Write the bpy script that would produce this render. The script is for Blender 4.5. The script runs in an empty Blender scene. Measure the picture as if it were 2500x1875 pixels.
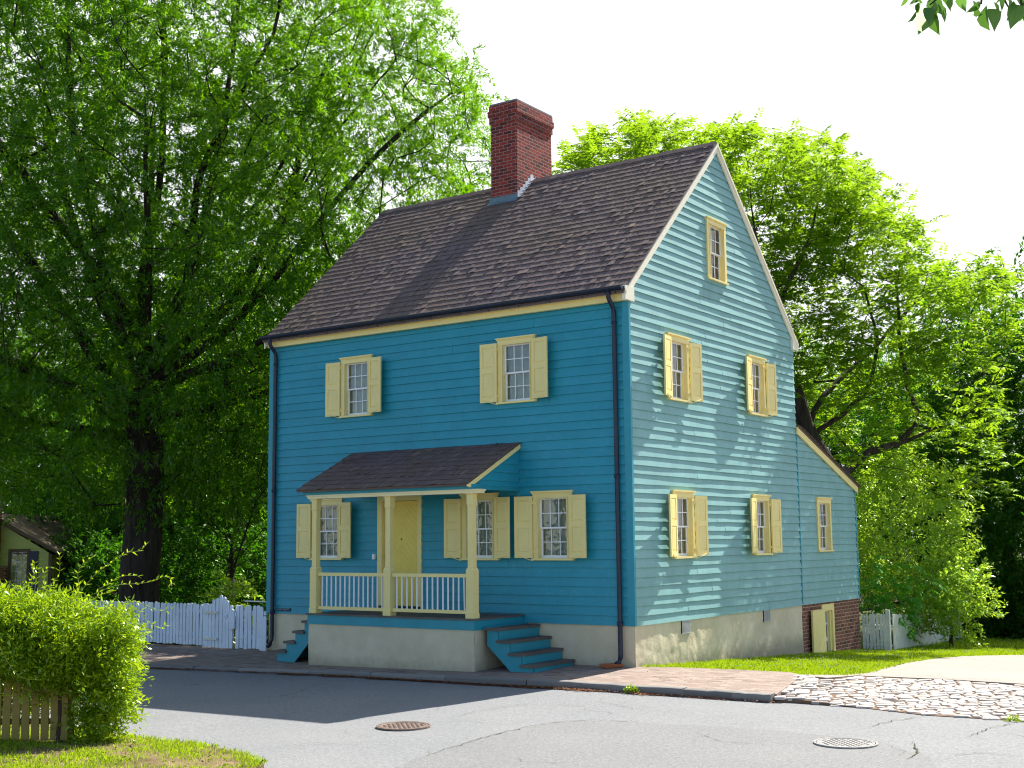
import bpy, math, random
import numpy as np
from mathutils import Vector
from mathutils.geometry import delaunay_2d_cdt
rng = np.random.default_rng(7)
R = random.Random(11)
SC = bpy.context.scene
COL = SC.collection
V = np.array

# ---------------------------------------------------------------- camera (solved from the photograph)
CAM = V([9.2871, -16.3474, 1.8951]); YAW, PIT, ROL, FPX = 2.18256954, 0.124489545, -0.00989877, 3033.06
CF = V([math.cos(PIT)*math.cos(YAW), math.cos(PIT)*math.sin(YAW), math.sin(PIT)])
_r = V([math.sin(YAW), -math.cos(YAW), 0]); _u = np.cross(_r, CF)
CR = math.cos(ROL)*_r + math.sin(ROL)*_u
CU = -math.sin(ROL)*_r + math.cos(ROL)*_u
def spot(px, py, D):                 # photo pixel at distance D -> world point
    return CAM + D*(CF + CR*(px-1250)/FPX + CU*(937.5-py)/FPX)
def zside(x, y):                     # pavement / lawn / road levels
    return max(-.12, min(0., .017*(x+1))) - .03*max(0., min(-y, 3))
def zlawn(x, y): return -.05*min(max(y, 0), 22) - .004
def zroad(x, y): return -.135 + .012*min(max(x, -15), 0)
def hit(px, py, zf):
    d = CF + CR*(px-1250)/FPX + CU*(937.5-py)/FPX
    z = 0.
    for _ in range(40):
        t = (z-CAM[2])/d[2]; p = CAM + t*d; z = .5*z+.5*zf(p[0], p[1])
    return (p[0], p[1])

# ---------------------------------------------------------------- helpers
def tag(o, label=None, cat=None, group=None, kind=None):
    if label: o['label'] = label
    if cat: o['category'] = cat
    if group: o['group'] = group
    if kind: o['kind'] = kind
    return o
def empty(name, loc=(0, 0, 0), rz=0, parent=None):
    o = bpy.data.objects.new(name, None); COL.objects.link(o); o.location = loc
    o.rotation_euler = (0, 0, rz); o.parent = parent; o.empty_display_size = .2
    return o
class MB:
    def __init__(s): s.v = []; s.f = []; s.n = 0
    def add(s, vs, fs):
        b = s.n; s.v.extend([tuple(map(float, p)) for p in vs]); s.f.extend([tuple(i+b for i in f) for f in fs]); s.n += len(vs)
        return s
    def box(s, x0, x1, y0, y1, z0, z1, T=None):
        vs = [(x, y, z) for z in (z0, z1) for y in (y0, y1) for x in (x0, x1)]
        if T: vs = [T(*p) for p in vs]
        return s.add(vs, [(0, 2, 3, 1), (4, 5, 7, 6), (0, 1, 5, 4), (1, 3, 7, 5), (3, 2, 6, 7), (2, 0, 4, 6)])
    def bev(s, x0, x1, y0, y1, z0, z1, b, T=None):     # box with chamfered long edges (in the x-y section)
        ring = [(x0+b, y0), (x1-b, y0), (x1, y0+b), (x1, y1-b), (x1-b, y1), (x0+b, y1), (x0, y1-b), (x0, y0+b)]
        vs = [(x, y, z0) for x, y in ring]+[(x, y, z1) for x, y in ring]
        if T: vs = [T(*p) for p in vs]
        return s.add(vs, [tuple(range(8))[::-1], tuple(range(8, 16))]+[(i, (i+1) % 8, 8+(i+1) % 8, 8+i) for i in range(8)])
    def prism(s, poly, a0, a1, M):       # poly of (p,q) extruded from a0 to a1; M(p,q,a)->xyz
        n = len(poly)
        vs = [M(p, q, a0) for p, q in poly]+[M(p, q, a1) for p, q in poly]
        return s.add(vs, [tuple(range(n))[::-1], tuple(range(n, 2*n))]+[(i, (i+1) % n, n+(i+1) % n, n+i) for i in range(n)])
    def tube(s, pts, rad, seg=8, caps=True):
        pts = [V(p, float) for p in pts]; n = len(pts)
        if np.isscalar(rad): rad = [rad]*n
        vs = []
        for i, p in enumerate(pts):
            t = pts[min(i+1, n-1)]-pts[max(i-1, 0)]; t = t/(np.linalg.norm(t)+1e-9)
            ref = V([.13, .31, .94]) if abs(t[2]) < .9 else V([.9, .4, .1])
            a = np.cross(t, ref); a /= np.linalg.norm(a); b = np.cross(t, a)
            for k in range(seg):
                w = 2*math.pi*k/seg; vs.append(p+rad[i]*(math.cos(w)*a+math.sin(w)*b))
        fs = [(i*seg+k, i*seg+(k+1) % seg, (i+1)*seg+(k+1) % seg, (i+1)*seg+k) for i in range(n-1) for k in range(seg)]
        if caps: fs += [tuple(range(seg))[::-1], tuple(range((n-1)*seg, n*seg))]
        return s.add(vs, fs)
    def build(s, name, mat, parent=None, smooth=False):
        me = bpy.data.meshes.new(name); me.from_pydata(s.v, [], s.f); me.update()
        if mat: me.materials.append(mat)
        if smooth: me.polygons.foreach_set('use_smooth', [True]*len(me.polygons))
        o = bpy.data.objects.new(name, me); COL.objects.link(o); o.parent = parent
        return o
def fastmesh(name, co, faces_idx, per, mat, parent=None, smooth=False):
    co = np.asarray(co, np.float32); nf = len(faces_idx)//per
    me = bpy.data.meshes.new(name); me.vertices.add(len(co)); me.vertices.foreach_set('co', co.ravel())
    me.loops.add(len(faces_idx)); me.loops.foreach_set('vertex_index', np.asarray(faces_idx, np.int32))
    me.polygons.add(nf); me.polygons.foreach_set('loop_start', np.arange(0, nf*per, per, dtype=np.int32))
    me.polygons.foreach_set('loop_total', np.full(nf, per, np.int32))
    if smooth: me.polygons.foreach_set('use_smooth', np.ones(nf, bool))
    me.update(calc_edges=True); me.materials.append(mat)
    o = bpy.data.objects.new(name, me); COL.objects.link(o); o.parent = parent
    return o
def copy_tree(o, parent=None):
    c = o.copy(); COL.objects.link(c); c.parent = parent
    for ch in list(o.children): copy_tree(ch, c)
    return c
def unit(a): return a/(np.linalg.norm(a, axis=-1, keepdims=True)+1e-9)

# ---------------------------------------------------------------- materials
def nmat(name):
    m = bpy.data.materials.new(name); m.use_nodes = True; nt = m.node_tree; nt.nodes.clear()
    out = nt.nodes.new('ShaderNodeOutputMaterial')
    return m, nt, out
def N(nt, t, **k):
    n = nt.nodes.new(t)
    for a, b in k.items():
        if a in n.inputs: n.inputs[a].default_value = b
        else: setattr(n, a, b)
    return n
def ramp(nt, fac, stops, interp='LINEAR'):
    r = nt.nodes.new('ShaderNodeValToRGB'); r.color_ramp.interpolation = interp
    el = r.color_ramp.elements
    while len(el) < len(stops): el.new(.5)
    for e, (p, c) in zip(el, stops): e.position = p; e.color = (*c, 1) if len(c) == 3 else c
    nt.links.new(fac, r.inputs[0]); return r.outputs[0]
def mix(nt, fac, a, b, mode='MIX'):
    m = nt.nodes.new('ShaderNodeMix'); m.data_type = 'RGBA'; m.blend_type = mode
    for inp, v in ((m.inputs[0], fac), (m.inputs[6], a), (m.inputs[7], b)):
        if hasattr(v, 'links') or isinstance(v, bpy.types.NodeSocket): nt.links.new(v, inp)
        elif np.isscalar(v): inp.default_value = v
        else: inp.default_value = (*v, 1)
    return m.outputs[2]
def mth(nt, op, a, b=None, c=None):
    m = nt.nodes.new('ShaderNodeMath'); m.operation = op
    for i, v in enumerate((a, b, c)):
        if v is None: continue
        if isinstance(v, bpy.types.NodeSocket): nt.links.new(v, m.inputs[i])
        else: m.inputs[i].default_value = v
    return m.outputs[0]
def noise(nt, scale, detail=4, rough=.6, vec=None, dist=0):
    n = N(nt, 'ShaderNodeTexNoise', Scale=scale, Detail=detail, Roughness=rough, Distortion=dist)
    if vec is None: vec = geo(nt)
    nt.links.new(vec, n.inputs['Vector']); return n.outputs[0]
def geo(nt):
    for n in nt.nodes:
        if n.type == 'NEW_GEOMETRY': return n.outputs['Position']
    return nt.nodes.new('ShaderNodeNewGeometry').outputs['Position']
def island(nt):
    geo(nt)
    for n in nt.nodes:
        if n.type == 'NEW_GEOMETRY': return n.outputs['Random Per Island']
def bump(nt, h, strength=.3, dist=.01, nrm=None):
    b = N(nt, 'ShaderNodeBump', Strength=strength, Distance=dist); nt.links.new(h, b.inputs['Height'])
    if nrm: nt.links.new(nrm, b.inputs['Normal'])
    return b.outputs[0]
def pbsdf(nt, out, col, rough=.6, nrm=None, spec=.4, metal=0):
    b = N(nt, 'ShaderNodeBsdfPrincipled', Metallic=metal)
    b.inputs['Specular IOR Level'].default_value = spec
    if isinstance(rough, bpy.types.NodeSocket): nt.links.new(rough, b.inputs['Roughness'])
    else: b.inputs['Roughness'].default_value = rough
    if isinstance(col, bpy.types.NodeSocket): nt.links.new(col, b.inputs['Base Color'])
    else: b.inputs['Base Color'].default_value = (*col, 1)
    if nrm: nt.links.new(nrm, b.inputs['Normal'])
    nt.links.new(b.outputs[0], out.inputs[0]); return b
def scaled(nt, sx, sy, sz):
    m = N(nt, 'ShaderNodeMapping'); m.inputs['Scale'].default_value = (sx, sy, sz)
    nt.links.new(geo(nt), m.inputs[0]); return m.outputs[0]

def paint(name, col, rough=.45, var=.12, dirt=(.25, .22, .16), dirtamt=.25, grain=None, spec=.4):
    m, nt, out = nmat(name)
    n1 = noise(nt, 2.2, 5); n2 = noise(nt, 14, 4)
    c = mix(nt, ramp(nt, n1, [(.3, (0, 0, 0)), (.7, (1, 1, 1))]), tuple(k*(1-var) for k in col), tuple(min(1, k*(1+var)) for k in col))
    rnd = island(nt)
    c = mix(nt, mth(nt, 'MULTIPLY', rnd, .35), c, tuple(min(1, k*(1+var*1.6)) for k in col))
    c = mix(nt, mth(nt, 'MULTIPLY', ramp(nt, n2, [(.55, (0, 0, 0)), (.85, (1, 1, 1))]), dirtamt), c, dirt)
    gv = scaled(nt, *(grain or (8, 8, 60)))
    nrm = bump(nt, noise(nt, 1.0, 5, .7, gv), .25, .004)
    pbsdf(nt, out, c, rough, nrm, spec); return m
M = {}
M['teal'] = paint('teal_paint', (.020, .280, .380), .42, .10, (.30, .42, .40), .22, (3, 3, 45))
M['teal_lit'] = paint('teal_paint_lit_chalky', (.20, .405, .41), .6, .12, (.45, .55, .50), .35, (3, 3, 45))  # paler teal copy: brighter side-wall light put into the colour, with some chalking
M['teal_trim'] = paint('teal_trim_paint', (.020, .280, .365), .42, .10, (.25, .38, .36), .18)
M['yellow'] = paint('yellow_trim_paint', (.88, .73, .30), .45, .05, (.55, .45, .22), .18)
M['door'] = paint('door_paint', (.90, .68, .13), .45, .06, (.5, .4, .18), .2)
M['beam'] = paint('pale_yellow_beam_paint', (.88, .78, .46), .45, .05, (.55, .45, .22), .18)
M['white'] = paint('white_sash_paint', (.86, .87, .90), .4, .03, (.6, .58, .5), .12)
M['cream'] = paint('rake_cream_paint', (.86, .80, .64), .5, .05, (.6, .52, .38), .25)
M['deck'] = paint('grey_deck_boards', (.11, .095, .085), .7, .35, (.2, .17, .14), .5, (6, 60, 6))
M['gutter'] = paint('dark_gutter_paint', (.014, .022, .045), .35, .3, (.12, .10, .09), .25)
M['flash'] = paint('blue_grey_flashing', (.12, .19, .24), .45, .2, (.3, .3, .3), .3)
M['lead'] = paint('silver_flashing', (.55, .56, .60), .35, .2, (.3, .3, .3), .4)
M['terra'] = paint('terracotta_glaze', (.42, .13, .05), .6, .2, (.2, .1, .05), .4)
M['picket'] = paint('white_picket_paint', (.62, .70, .80), .6, .10, (.22, .26, .2), .55, (20, 20, 3))
M['oldpicket'] = paint('weathered_picket', (.62, .63, .56), .75, .2, (.22, .26, .12), .7, (20, 20, 3))
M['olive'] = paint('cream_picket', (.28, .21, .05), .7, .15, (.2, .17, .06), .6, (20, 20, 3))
M['plaque'] = paint('plaque_black', (.012, .025, .035), .5, .2)
M['letter'] = paint('plaque_lettering', (.35, .5, .55), .5, .05)
M['navy'] = paint('navy_shutter', (.012, .018, .06), .5, .2)
M['paleyellow'] = paint('pale_yellow_clapboard', (.40, .43, .11), .6, .1, (.3, .3, .15), .3)
M['brownroof'] = paint('brown_roof_edge', (.10, .07, .04), .8, .3)
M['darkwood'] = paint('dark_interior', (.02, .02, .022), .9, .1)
M['grille'] = paint('vent_grille_metal', (.50, .50, .50), .5, .2)
M['cap'] = paint('chimney_cap_slate', (.16, .18, .21), .7, .25)

def stucco():
    m, nt, out = nmat('cream_stucco'); n1 = noise(nt, 1.6, 5); n2 = noise(nt, 9, 6, .7)
    c = ramp(nt, n1, [(.3, (.60, .52, .36)), (.7, (.74, .66, .48))])
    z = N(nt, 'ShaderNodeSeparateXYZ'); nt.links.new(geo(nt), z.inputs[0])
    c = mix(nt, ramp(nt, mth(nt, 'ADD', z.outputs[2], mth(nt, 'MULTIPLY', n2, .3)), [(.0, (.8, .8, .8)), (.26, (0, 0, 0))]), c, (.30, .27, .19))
    nrm = bump(nt, n2, .5, .02); nrm = bump(nt, noise(nt, 60, 3), .3, .004, nrm)
    pbsdf(nt, out, c, .9, nrm, .2); return m
M['stucco'] = stucco()
def shingle():
    m, nt, out = nmat('wood_shingles'); r = island(nt)
    c = ramp(nt, r, [(0, (.115, .082, .092)), (.5, (.14, .102, .112)), (.85, (.175, .130, .135)), (.97, (.19, .145, .14)), (1, (.34, .25, .19))])
    c = mix(nt, ramp(nt, noise(nt, .45, 3), [(.35, (0, 0, 0)), (.65, (.6, .6, .6))]), c, (.165, .118, .080))
    v = scaled(nt, 60, 9, 9)
    h = noise(nt, 1, 5, .7, v)
    c = mix(nt, ramp(nt, h, [(.35, (0, 0, 0)), (.8, (1, 1, 1))]), c, mix(nt, .5, c, (.16, .125, .11)))
    pbsdf(nt, out, c, .85, bump(nt, h, .22, .003), .2); return m
M['shingle'] = shingle()
def brick(name, bw, bh, c1, c2, mortar, ms=.012, horiz=False, dark=.5, spec=.2, bumpd=.008):
    m, nt, out = nmat(name)
    s = N(nt, 'ShaderNodeSeparateXYZ'); nt.links.new(geo(nt), s.inputs[0])
    wob = noise(nt, 5, 2)
    if horiz:
        a, b = s.outputs[0], s.outputs[1]
    else:
        a, b = mth(nt, 'ADD', s.outputs[0], s.outputs[1]), s.outputs[2]
    b = mth(nt, 'ADD', b, mth(nt, 'MULTIPLY', wob, .02))
    cx = N(nt, 'ShaderNodeCombineXYZ'); nt.links.new(a, cx.inputs[0]); nt.links.new(b, cx.inputs[1])
    t = N(nt, 'ShaderNodeTexBrick'); nt.links.new(cx.outputs[0], t.inputs['Vector'])
    t.inputs['Scale'].default_value = 1; t.inputs['Brick Width'].default_value = bw; t.inputs['Row Height'].default_value = bh
    t.inputs['Mortar Size'].default_value = ms; t.inputs['Mortar Smooth'].default_value = .4; t.inputs['Bias'].default_value = 0
    t.inputs['Color1'].default_value = (0, 0, 0, 1); t.inputs['Color2'].default_value = (1, 1, 1, 1); t.inputs['Mortar'].default_value = (.5, .5, .5, 1)
    n1 = noise(nt, 3.2, 5)
    f = mth(nt, 'ADD', mth(nt, 'MULTIPLY', t.outputs['Color'], .75), mth(nt, 'MULTIPLY', n1, .35))
    c = ramp(nt, f, [(.12, c1), (.45, tuple((x+y)/2 for x, y in zip(c1, c2))), (.7, c2), (.95, tuple(x*dark for x in c1))])
    n2 = noise(nt, 35, 4)
    c = mix(nt, mth(nt, 'MULTIPLY', ramp(nt, n2, [(.5, (0, 0, 0)), (.8, (1, 1, 1))]), .35), c, mortar)
    c = mix(nt, t.outputs['Fac'], c, mortar)
    h = mth(nt, 'SUBTRACT', mth(nt, 'MULTIPLY', n2, .35), t.outputs['Fac'])
    pbsdf(nt, out, c, .85, bump(nt, h, .8, bumpd), spec); return m
M['brick'] = brick('red_chimney_brick', .19, .066, (.085, .026, .032), (.35, .045, .032), (.32, .21, .18), .009)
M['brick2'] = brick('brown_foundation_brick', .20, .07, (.15, .055, .04), (.26, .09, .06), (.40, .30, .22), .010)
M['paver'] = brick('brick_paving', .20, .10, (.23, .165, .14), (.33, .26, .22), (.24, .20, .165), .007, True, .75, .2, .006)

def asphalt(name, c1, c2, worn):
    m, nt, out = nmat(name)
    n0 = noise(nt, .5, 4); n1 = noise(nt, 48, 5, .9); n2 = noise(nt, 22, 4, .8)
    c = mix(nt, ramp(nt, n0, [(.3, (0, 0, 0)), (.7, (1, 1, 1))]), c1, c2)
    c = mix(nt, ramp(nt, n1, [(.52, (0, 0, 0)), (.66, (1, 1, 1))]), c, worn)
    c = mix(nt, ramp(nt, n2, [(.35, (.5, .5, .5)), (.5, (0, 0, 0))]), c, tuple(k*.6 for k in c1))
    c = mix(nt, ramp(nt, n1, [(.34, (1, 1, 1)), (.44, (0, 0, 0))]), c, tuple(k*.45 for k in c1))
    # cracks: thin voronoi edges, broken up by a mask
    wv = N(nt, 'ShaderNodeVectorMath', operation='ADD'); nw = N(nt, 'ShaderNodeTexNoise', Scale=1.7, Detail=5)
    nt.links.new(geo(nt), nw.inputs['Vector'])
    sc = N(nt, 'ShaderNodeVectorMath', operation='SCALE'); sc.inputs['Scale'].default_value = .5
    nt.links.new(nw.outputs['Color'], sc.inputs[0]); nt.links.new(geo(nt), wv.inputs[0]); nt.links.new(sc.outputs[0], wv.inputs[1])
    vo = N(nt, 'ShaderNodeTexVoronoi', feature='DISTANCE_TO_EDGE', Scale=.42); nt.links.new(wv.outputs[0], vo.inputs['Vector'])
    cr = ramp(nt, vo.outputs[0], [(.0, (1, 1, 1)), (.0015, (1, 1, 1)), (.0045, (0, 0, 0))])
    mask = ramp(nt, noise(nt, .8, 3), [(.50, (0, 0, 0)), (.60, (1, 1, 1))])
    cf = mth(nt, 'MULTIPLY', cr, mask)
    c = mix(nt, mth(nt, 'MULTIPLY', cf, .6), c, (.06, .055, .045))
    h = mth(nt, 'SUBTRACT', mth(nt, 'ADD', n1, mth(nt, 'MULTIPLY', n2, .5)), cf)
    pbsdf(nt, out, c, .85, bump(nt, h, .5, .006), .25); return m
M['asphalt'] = asphalt('old_asphalt', (.168, .178, .190), (.205, .212, .220), (.36, .36, .35))
M['patch'] = asphalt('patched_asphalt', (.156, .162, .170), (.188, .190, .194), (.32, .315, .305))
M['drive'] = asphalt('pale_gravel_drive', (.27, .24, .215), (.33, .295, .265), (.48, .43, .39))
def soil(name, a, b, sc=3):
    m, nt, out = nmat(name); n = noise(nt, sc, 6, .7); n2 = noise(nt, 50, 4, .7)
    c = ramp(nt, n, [(.35, a), (.65, b)]); c = mix(nt, mth(nt, 'MULTIPLY', n2, .5), c, tuple(k*.5 for k in a))
    pbsdf(nt, out, c, .95, bump(nt, n2, .8, .02), .1); return m
M['lawn'] = soil('lawn_soil', (.055, .085, .018), (.13, .13, .05), 2.2)
M['verge'] = soil('verge_soil', (.13, .10, .045), (.34, .24, .15), 2.6)
M['ground'] = soil('dark_earth', (.02, .03, .01), (.045, .04, .02), 1.2)  # dark soil colour of the base terrain
def stone(name, cols, rough=.8):
    m, nt, out = nmat(name); r = island(nt); c = ramp(nt, r, cols); n = noise(nt, 28, 5, .7)
    c = mix(nt, mth(nt, 'MULTIPLY', n, .5), c, tuple(k*.6 for k in cols[0][1]))
    pbsdf(nt, out, c, rough, bump(nt, n, .6, .01), .3); return m
M['cobble'] = stone('pale_cobbles', [(0, (.42, .37, .33)), (.5, (.52, .47, .43)), (1, (.62, .58, .54))])
M['kerb'] = stone('granite_kerb', [(0, (.16, .155, .15)), (.5, (.23, .22, .21)), (1, (.33, .31, .29))])
M['joint'] = soil('cobble_joint_sand', (.20, .12, .08), (.28, .19, .13), 9)
def bark(name, a, b):
    m, nt, out = nmat(name); v = scaled(nt, 9, 9, 1.6); n = noise(nt, 1, 6, .75, v, .6)
    c = ramp(nt, n, [(.35, a), (.7, b)]); pbsdf(nt, out, c, .9, bump(nt, n, .9, .05), .15); return m
M['bark'] = bark('oak_bark', (.018, .014, .012), (.075, .06, .048))
M['bark2'] = bark('walnut_bark', (.03, .024, .02), (.10, .08, .065))
def leaf(name, a, b, tr, trw=.5, gloss=.06, rough=.45, big=.25, c3=None):
    m, nt, out = nmat(name); r = island(nt)
    stops = [(0, a), (.8, b)] + ([(1, c3)] if c3 else [])
    c = ramp(nt, r, stops)
    n = noise(nt, big, 3)
    c = mix(nt, ramp(nt, n, [(.3, (0, 0, 0)), (.7, (1, 1, 1))]), c, mix(nt, .5, c, b))
    tcol = mix(nt, .75, c, tr, 'MIX')
    d = N(nt, 'ShaderNodeBsdfDiffuse'); t = N(nt, 'ShaderNodeBsdfTranslucent'); g = N(nt, 'ShaderNodeBsdfGlossy', Roughness=rough)
    nt.links.new(c, d.inputs[0]); nt.links.new(tcol, t.inputs[0]); g.inputs[0].default_value = (.8, 1, .6, 1)
    m1 = N(nt, 'ShaderNodeMixShader', Fac=trw); nt.links.new(d.outputs[0], m1.inputs[1]); nt.links.new(t.outputs[0], m1.inputs[2])
    m2 = N(nt, 'ShaderNodeMixShader', Fac=gloss*.7); nt.links.new(m1.outputs[0], m2.inputs[1]); nt.links.new(g.outputs[0], m2.inputs[2])
    nt.links.new(m2.outputs[0], out.inputs[0]); return m
M['oakleaf'] = leaf('oak_leaves', (.004, .045, .002), (.026, .115, .005), (.31, .66, .003), .53, .07)
M['walnutleaf'] = leaf('walnut_leaves', (.022, .10, .004), (.09, .22, .010), (.42, .66, .014), .54, .06)
M['woodleaf'] = leaf('woodland_leaves', (.004, .038, .004), (.018, .085, .006), (.12, .38, .004), .45, .05)
M['bushleaf'] = leaf('bush_leaves', (.09, .24, .015), (.26, .42, .06), (.55, .78, .03), .55, .10, .35)
M['shootleaf'] = leaf('young_shoot_leaves', (.04, .22, .012), (.07, .32, .02), (.22, .60, .01), .5, .08)
M['hedgeleaf'] = leaf('hedge_leaves', (.09, .22, .006), (.26, .42, .012), (.52, .68, .006), .45, .10, .35)
M['grass'] = leaf('grass_blades', (.15, .29, .008), (.27, .41, .012), (.50, .68, .008), .45, .04, .5, 1.2, (.36, .34, .10))
M['drygrass'] = leaf('dry_grass_blades', (.16, .24, .03), (.34, .34, .10), (.40, .52, .05), .4, .03, .5, 1.2, (.48, .40, .20))
M['clover'] = paint('clover_petals', (.80, .80, .70), .7, .05)
M['litter'] = stone('leaf_litter', [(0, (.16, .05, .02)), (.5, (.27, .10, .04)), (1, (.36, .20, .09))])
M['stem'] = paint('hedge_stems', (.06, .035, .02), .8, .3)
M['greenstem'] = paint('green_stems', (.20, .24, .05), .7, .2)
def glass():
    m, nt, out = nmat('window_glass')
    t = N(nt, 'ShaderNodeBsdfTransparent'); t.inputs[0].default_value = (.86, .92, .92, 1)
    g = N(nt, 'ShaderNodeBsdfGlossy', Roughness=.03)
    nrm = bump(nt, noise(nt, 5, 2), .12, .05)
    nt.links.new(nrm, g.inputs['Normal'])
    fr = N(nt, 'ShaderNodeFresnel', IOR=1.5)
    ms = N(nt, 'ShaderNodeMixShader'); nt.links.new(mth(nt, 'ADD', mth(nt, 'MULTIPLY', fr.outputs[0], 1.3), .05), ms.inputs[0])
    nt.links.new(t.outputs[0], ms.inputs[1]); nt.links.new(g.outputs[0], ms.inputs[2]); nt.links.new(ms.outputs[0], out.inputs[0]); return m
M['glass'] = glass()
def cloth():
    m, nt, out = nmat('curtain_cloth')
    d = N(nt, 'ShaderNodeBsdfDiffuse'); d.inputs[0].default_value = (.38, .42, .36, 1)
    nt.links.new(d.outputs[0], out.inputs[0]); return m
M['curtain'] = cloth()
def iron(name, a, b):
    m, nt, out = nmat(name); n = noise(nt, 18, 4)
    pbsdf(nt, out, ramp(nt, n, [(.3, a), (.7, b)]), .5, bump(nt, n, .3, .004), .5, .4); return m
M['rust'] = iron('rusty_cast_iron', (.16, .11, .09), (.27, .21, .18))
M['iron'] = iron('worn_cast_iron', (.20, .19, .19), (.34, .33, .33))
M['darkiron'] = iron('dark_cast_iron', (.05, .05, .07), (.22, .2, .24))

# ---------------------------------------------------------------- ground sheets
def sheet(name, poly, zf, off, mat, step=.6, kind='structure', label=None):
    poly = [tuple(p) for p in poly]; n = len(poly)
    xs = [p[0] for p in poly]; ys = [p[1] for p in poly]
    def inside(x, y):
        c = False
        for i in range(n):
            x0, y0 = poly[i]; x1, y1 = poly[(i+1) % n]
            if (y0 > y) != (y1 > y) and x < (x1-x0)*(y-y0)/(y1-y0)+x0: c = not c
        return c
    pts = [Vector(p) for p in poly]
    gx = np.arange(min(xs)+step*.5, max(xs), step); gy = np.arange(min(ys)+step*.5, max(ys), step)
    for x in gx:
        for y in gy:
            if inside(x, y) and min(abs(x-p[0])+abs(y-p[1]) for p in poly) > step*.3: pts.append(Vector((x, y)))
    co, _, fs, *_ = delaunay_2d_cdt(pts, [(i, (i+1) % n) for i in range(n)], [list(range(n))], 1, 1e-5)
    mb = MB(); mb.add([(p.x, p.y, zf(p.x, p.y)+off) for p in co], [tuple(f) for f in fs])
    for i in range(n):
        (a0, b0), (a1, b1) = poly[i], poly[(i+1) % n]; za, zc = zf(a0, b0)+off-.0005, zf(a1, b1)+off-.0005
        mb.add([(a0, b0, za), (a1, b1, zc), (a1, b1, zc-.2), (a0, b0, za-.2)], [(0, 1, 2, 3)])
    o = mb.build(name, mat); tag(o, label, kind=kind)
    for p in o.data.polygons:
        if p.normal.z < -.3: p.flip()
    return o, inside

gb = MB()
xs = [-400, -150, -60, -30, -15, -9, -8, 0, 3, 10, 30, 80, 400]; ys = [-400, -100, -30, -9, -2.3, -.6, 0, 5, 10, 15, 22, 40, 80, 400]
def zground(x, y):
    if y < 0: return -.62
    return -.05*min(y, 22)-.16 - .9*min(max((-x-9)/8, 0), 1)*min(y/4, 1)
gb.add([(x, y, zground(x, y)) for y in ys for x in xs], [(j*len(xs)+i, j*len(xs)+i+1, (j+1)*len(xs)+i+1, (j+1)*len(xs)+i) for j in range(len(ys)-1) for i in range(len(xs)-1)])
tag(gb.build('ground', M['ground']), kind='structure')

KERB = [(-40, -3.6), (-14, -2.6), (-8.6, -2.2), (-6, -1.98), (-4.2, -1.80), (-1.5, -1.85), (.3, -1.74), (2.86, -1.68)]
def kerby(x):
    return float(np.interp(x, [p[0] for p in KERB], [p[1] for p in KERB]))
cob_low = [(2.885, -1.70), hit(1930, 1716, zroad), hit(2114, 1730, zroad), hit(2257, 1747, zroad), hit(2470, 1760, zroad), (7.5, -1.55), (12, -1.5)]
def zcob(x, y):
    t = min(max((y+1.5)/2.9, 0), 1); z = -.133+.066*t**.65; k = min(max((x-2.7)/.9, 0), 1); return (1-k)*max(z, zside(x, y)-.012)*1+k*z if y > -1.6 else z
cob_up = [(2.62, -.35), (2.40, .30), hit(2019, 1661, zcob), hit(2091, 1651, zcob), hit(2304, 1661, zcob), hit(2500, 1677, zcob), (7.5, .9), (12, .9)]
road_poly = [(-40, -3.6+.02)]+[(x, y+.02) for x, y in KERB[1:]]+cob_low[:]+[(60, -1.5), (60, -60), (-40, -60)]
sheet('road', road_poly, zroad, 0, M['asphalt'], 2.5)
pp = [hit(a, b, zroad) for a, b in ((1000, 1862), (1090, 1830), (1200, 1796), (1290, 1776), (1350, 1765), (1430, 1760), (1500, 1761), (1700, 1772), (1900, 1785), (2050, 1800), (2150, 1812), (2270, 1850))]
pp2 = []
for (a, b), (c, d) in zip(pp, pp[1:]):
    for k in range(5):
        t = k/5; pp2.append((a+(c-a)*t+R.uniform(-.02, .02), b+(d-b)*t+R.uniform(-.02, .02)))
pp2 += [pp[-1], (6.5, -6.5), (8, -14), (3, -14)]
sheet('road_patch', pp2, zroad, .004, M['patch'], 1.5)

walk_poly = [(x, y+.125) for x, y in KERB if x >= -14][:-1]+[(2.88, -1.555), (2.63, -.35), (2.41, .30), (2.2, .48), (1.2, .42), (.5, .30), (.02, .12), (-.02, .05), (-14, .05)]
_, in_walk = sheet('sidewalk', walk_poly, zside, .006, M['paver'], .8)
def ribbon(pix, wd, seed):
    rr = random.Random(seed); P_ = [hit(a, b, zroad) for a, b in pix] if len(pix[0]) == 2 else [p[:2] for p in pix]; pts = []
    for (a, b), (c, d) in zip(P_, P_[1:]):
        n = max(3, int(math.hypot(c-a, d-b)/.06))
        for k in range(n): t = k/n; pts.append((a+(c-a)*t+rr.gauss(0, .012), b+(d-b)*t+rr.gauss(0, .012)))
    vs = []
    for i, (x, y) in enumerate(pts):
        q0 = pts[max(i-1, 0)]; q1 = pts[min(i+1, len(pts)-1)]; dx, dy = q1[0]-q0[0], q1[1]-q0[1]; L_ = math.hypot(dx, dy)+1e-6
        h = wd*.62*rr.uniform(.3, 1.2)*min(1, .2+4*min(i, len(pts)-1-i)/len(pts))
        for sgn in (-1, 1): vs.append((x-dy/L_*h*sgn, y+dx/L_*h*sgn, zroad(x, y)+.010))
    return vs, [(2*i, 2*i+1, 2*i+3, 2*i+2) for i in range(len(pts)-1)]
M['crack'] = soil('crack_fill', (.09, .085, .065), (.14, .14, .07), 3)
rc = MB()
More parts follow.
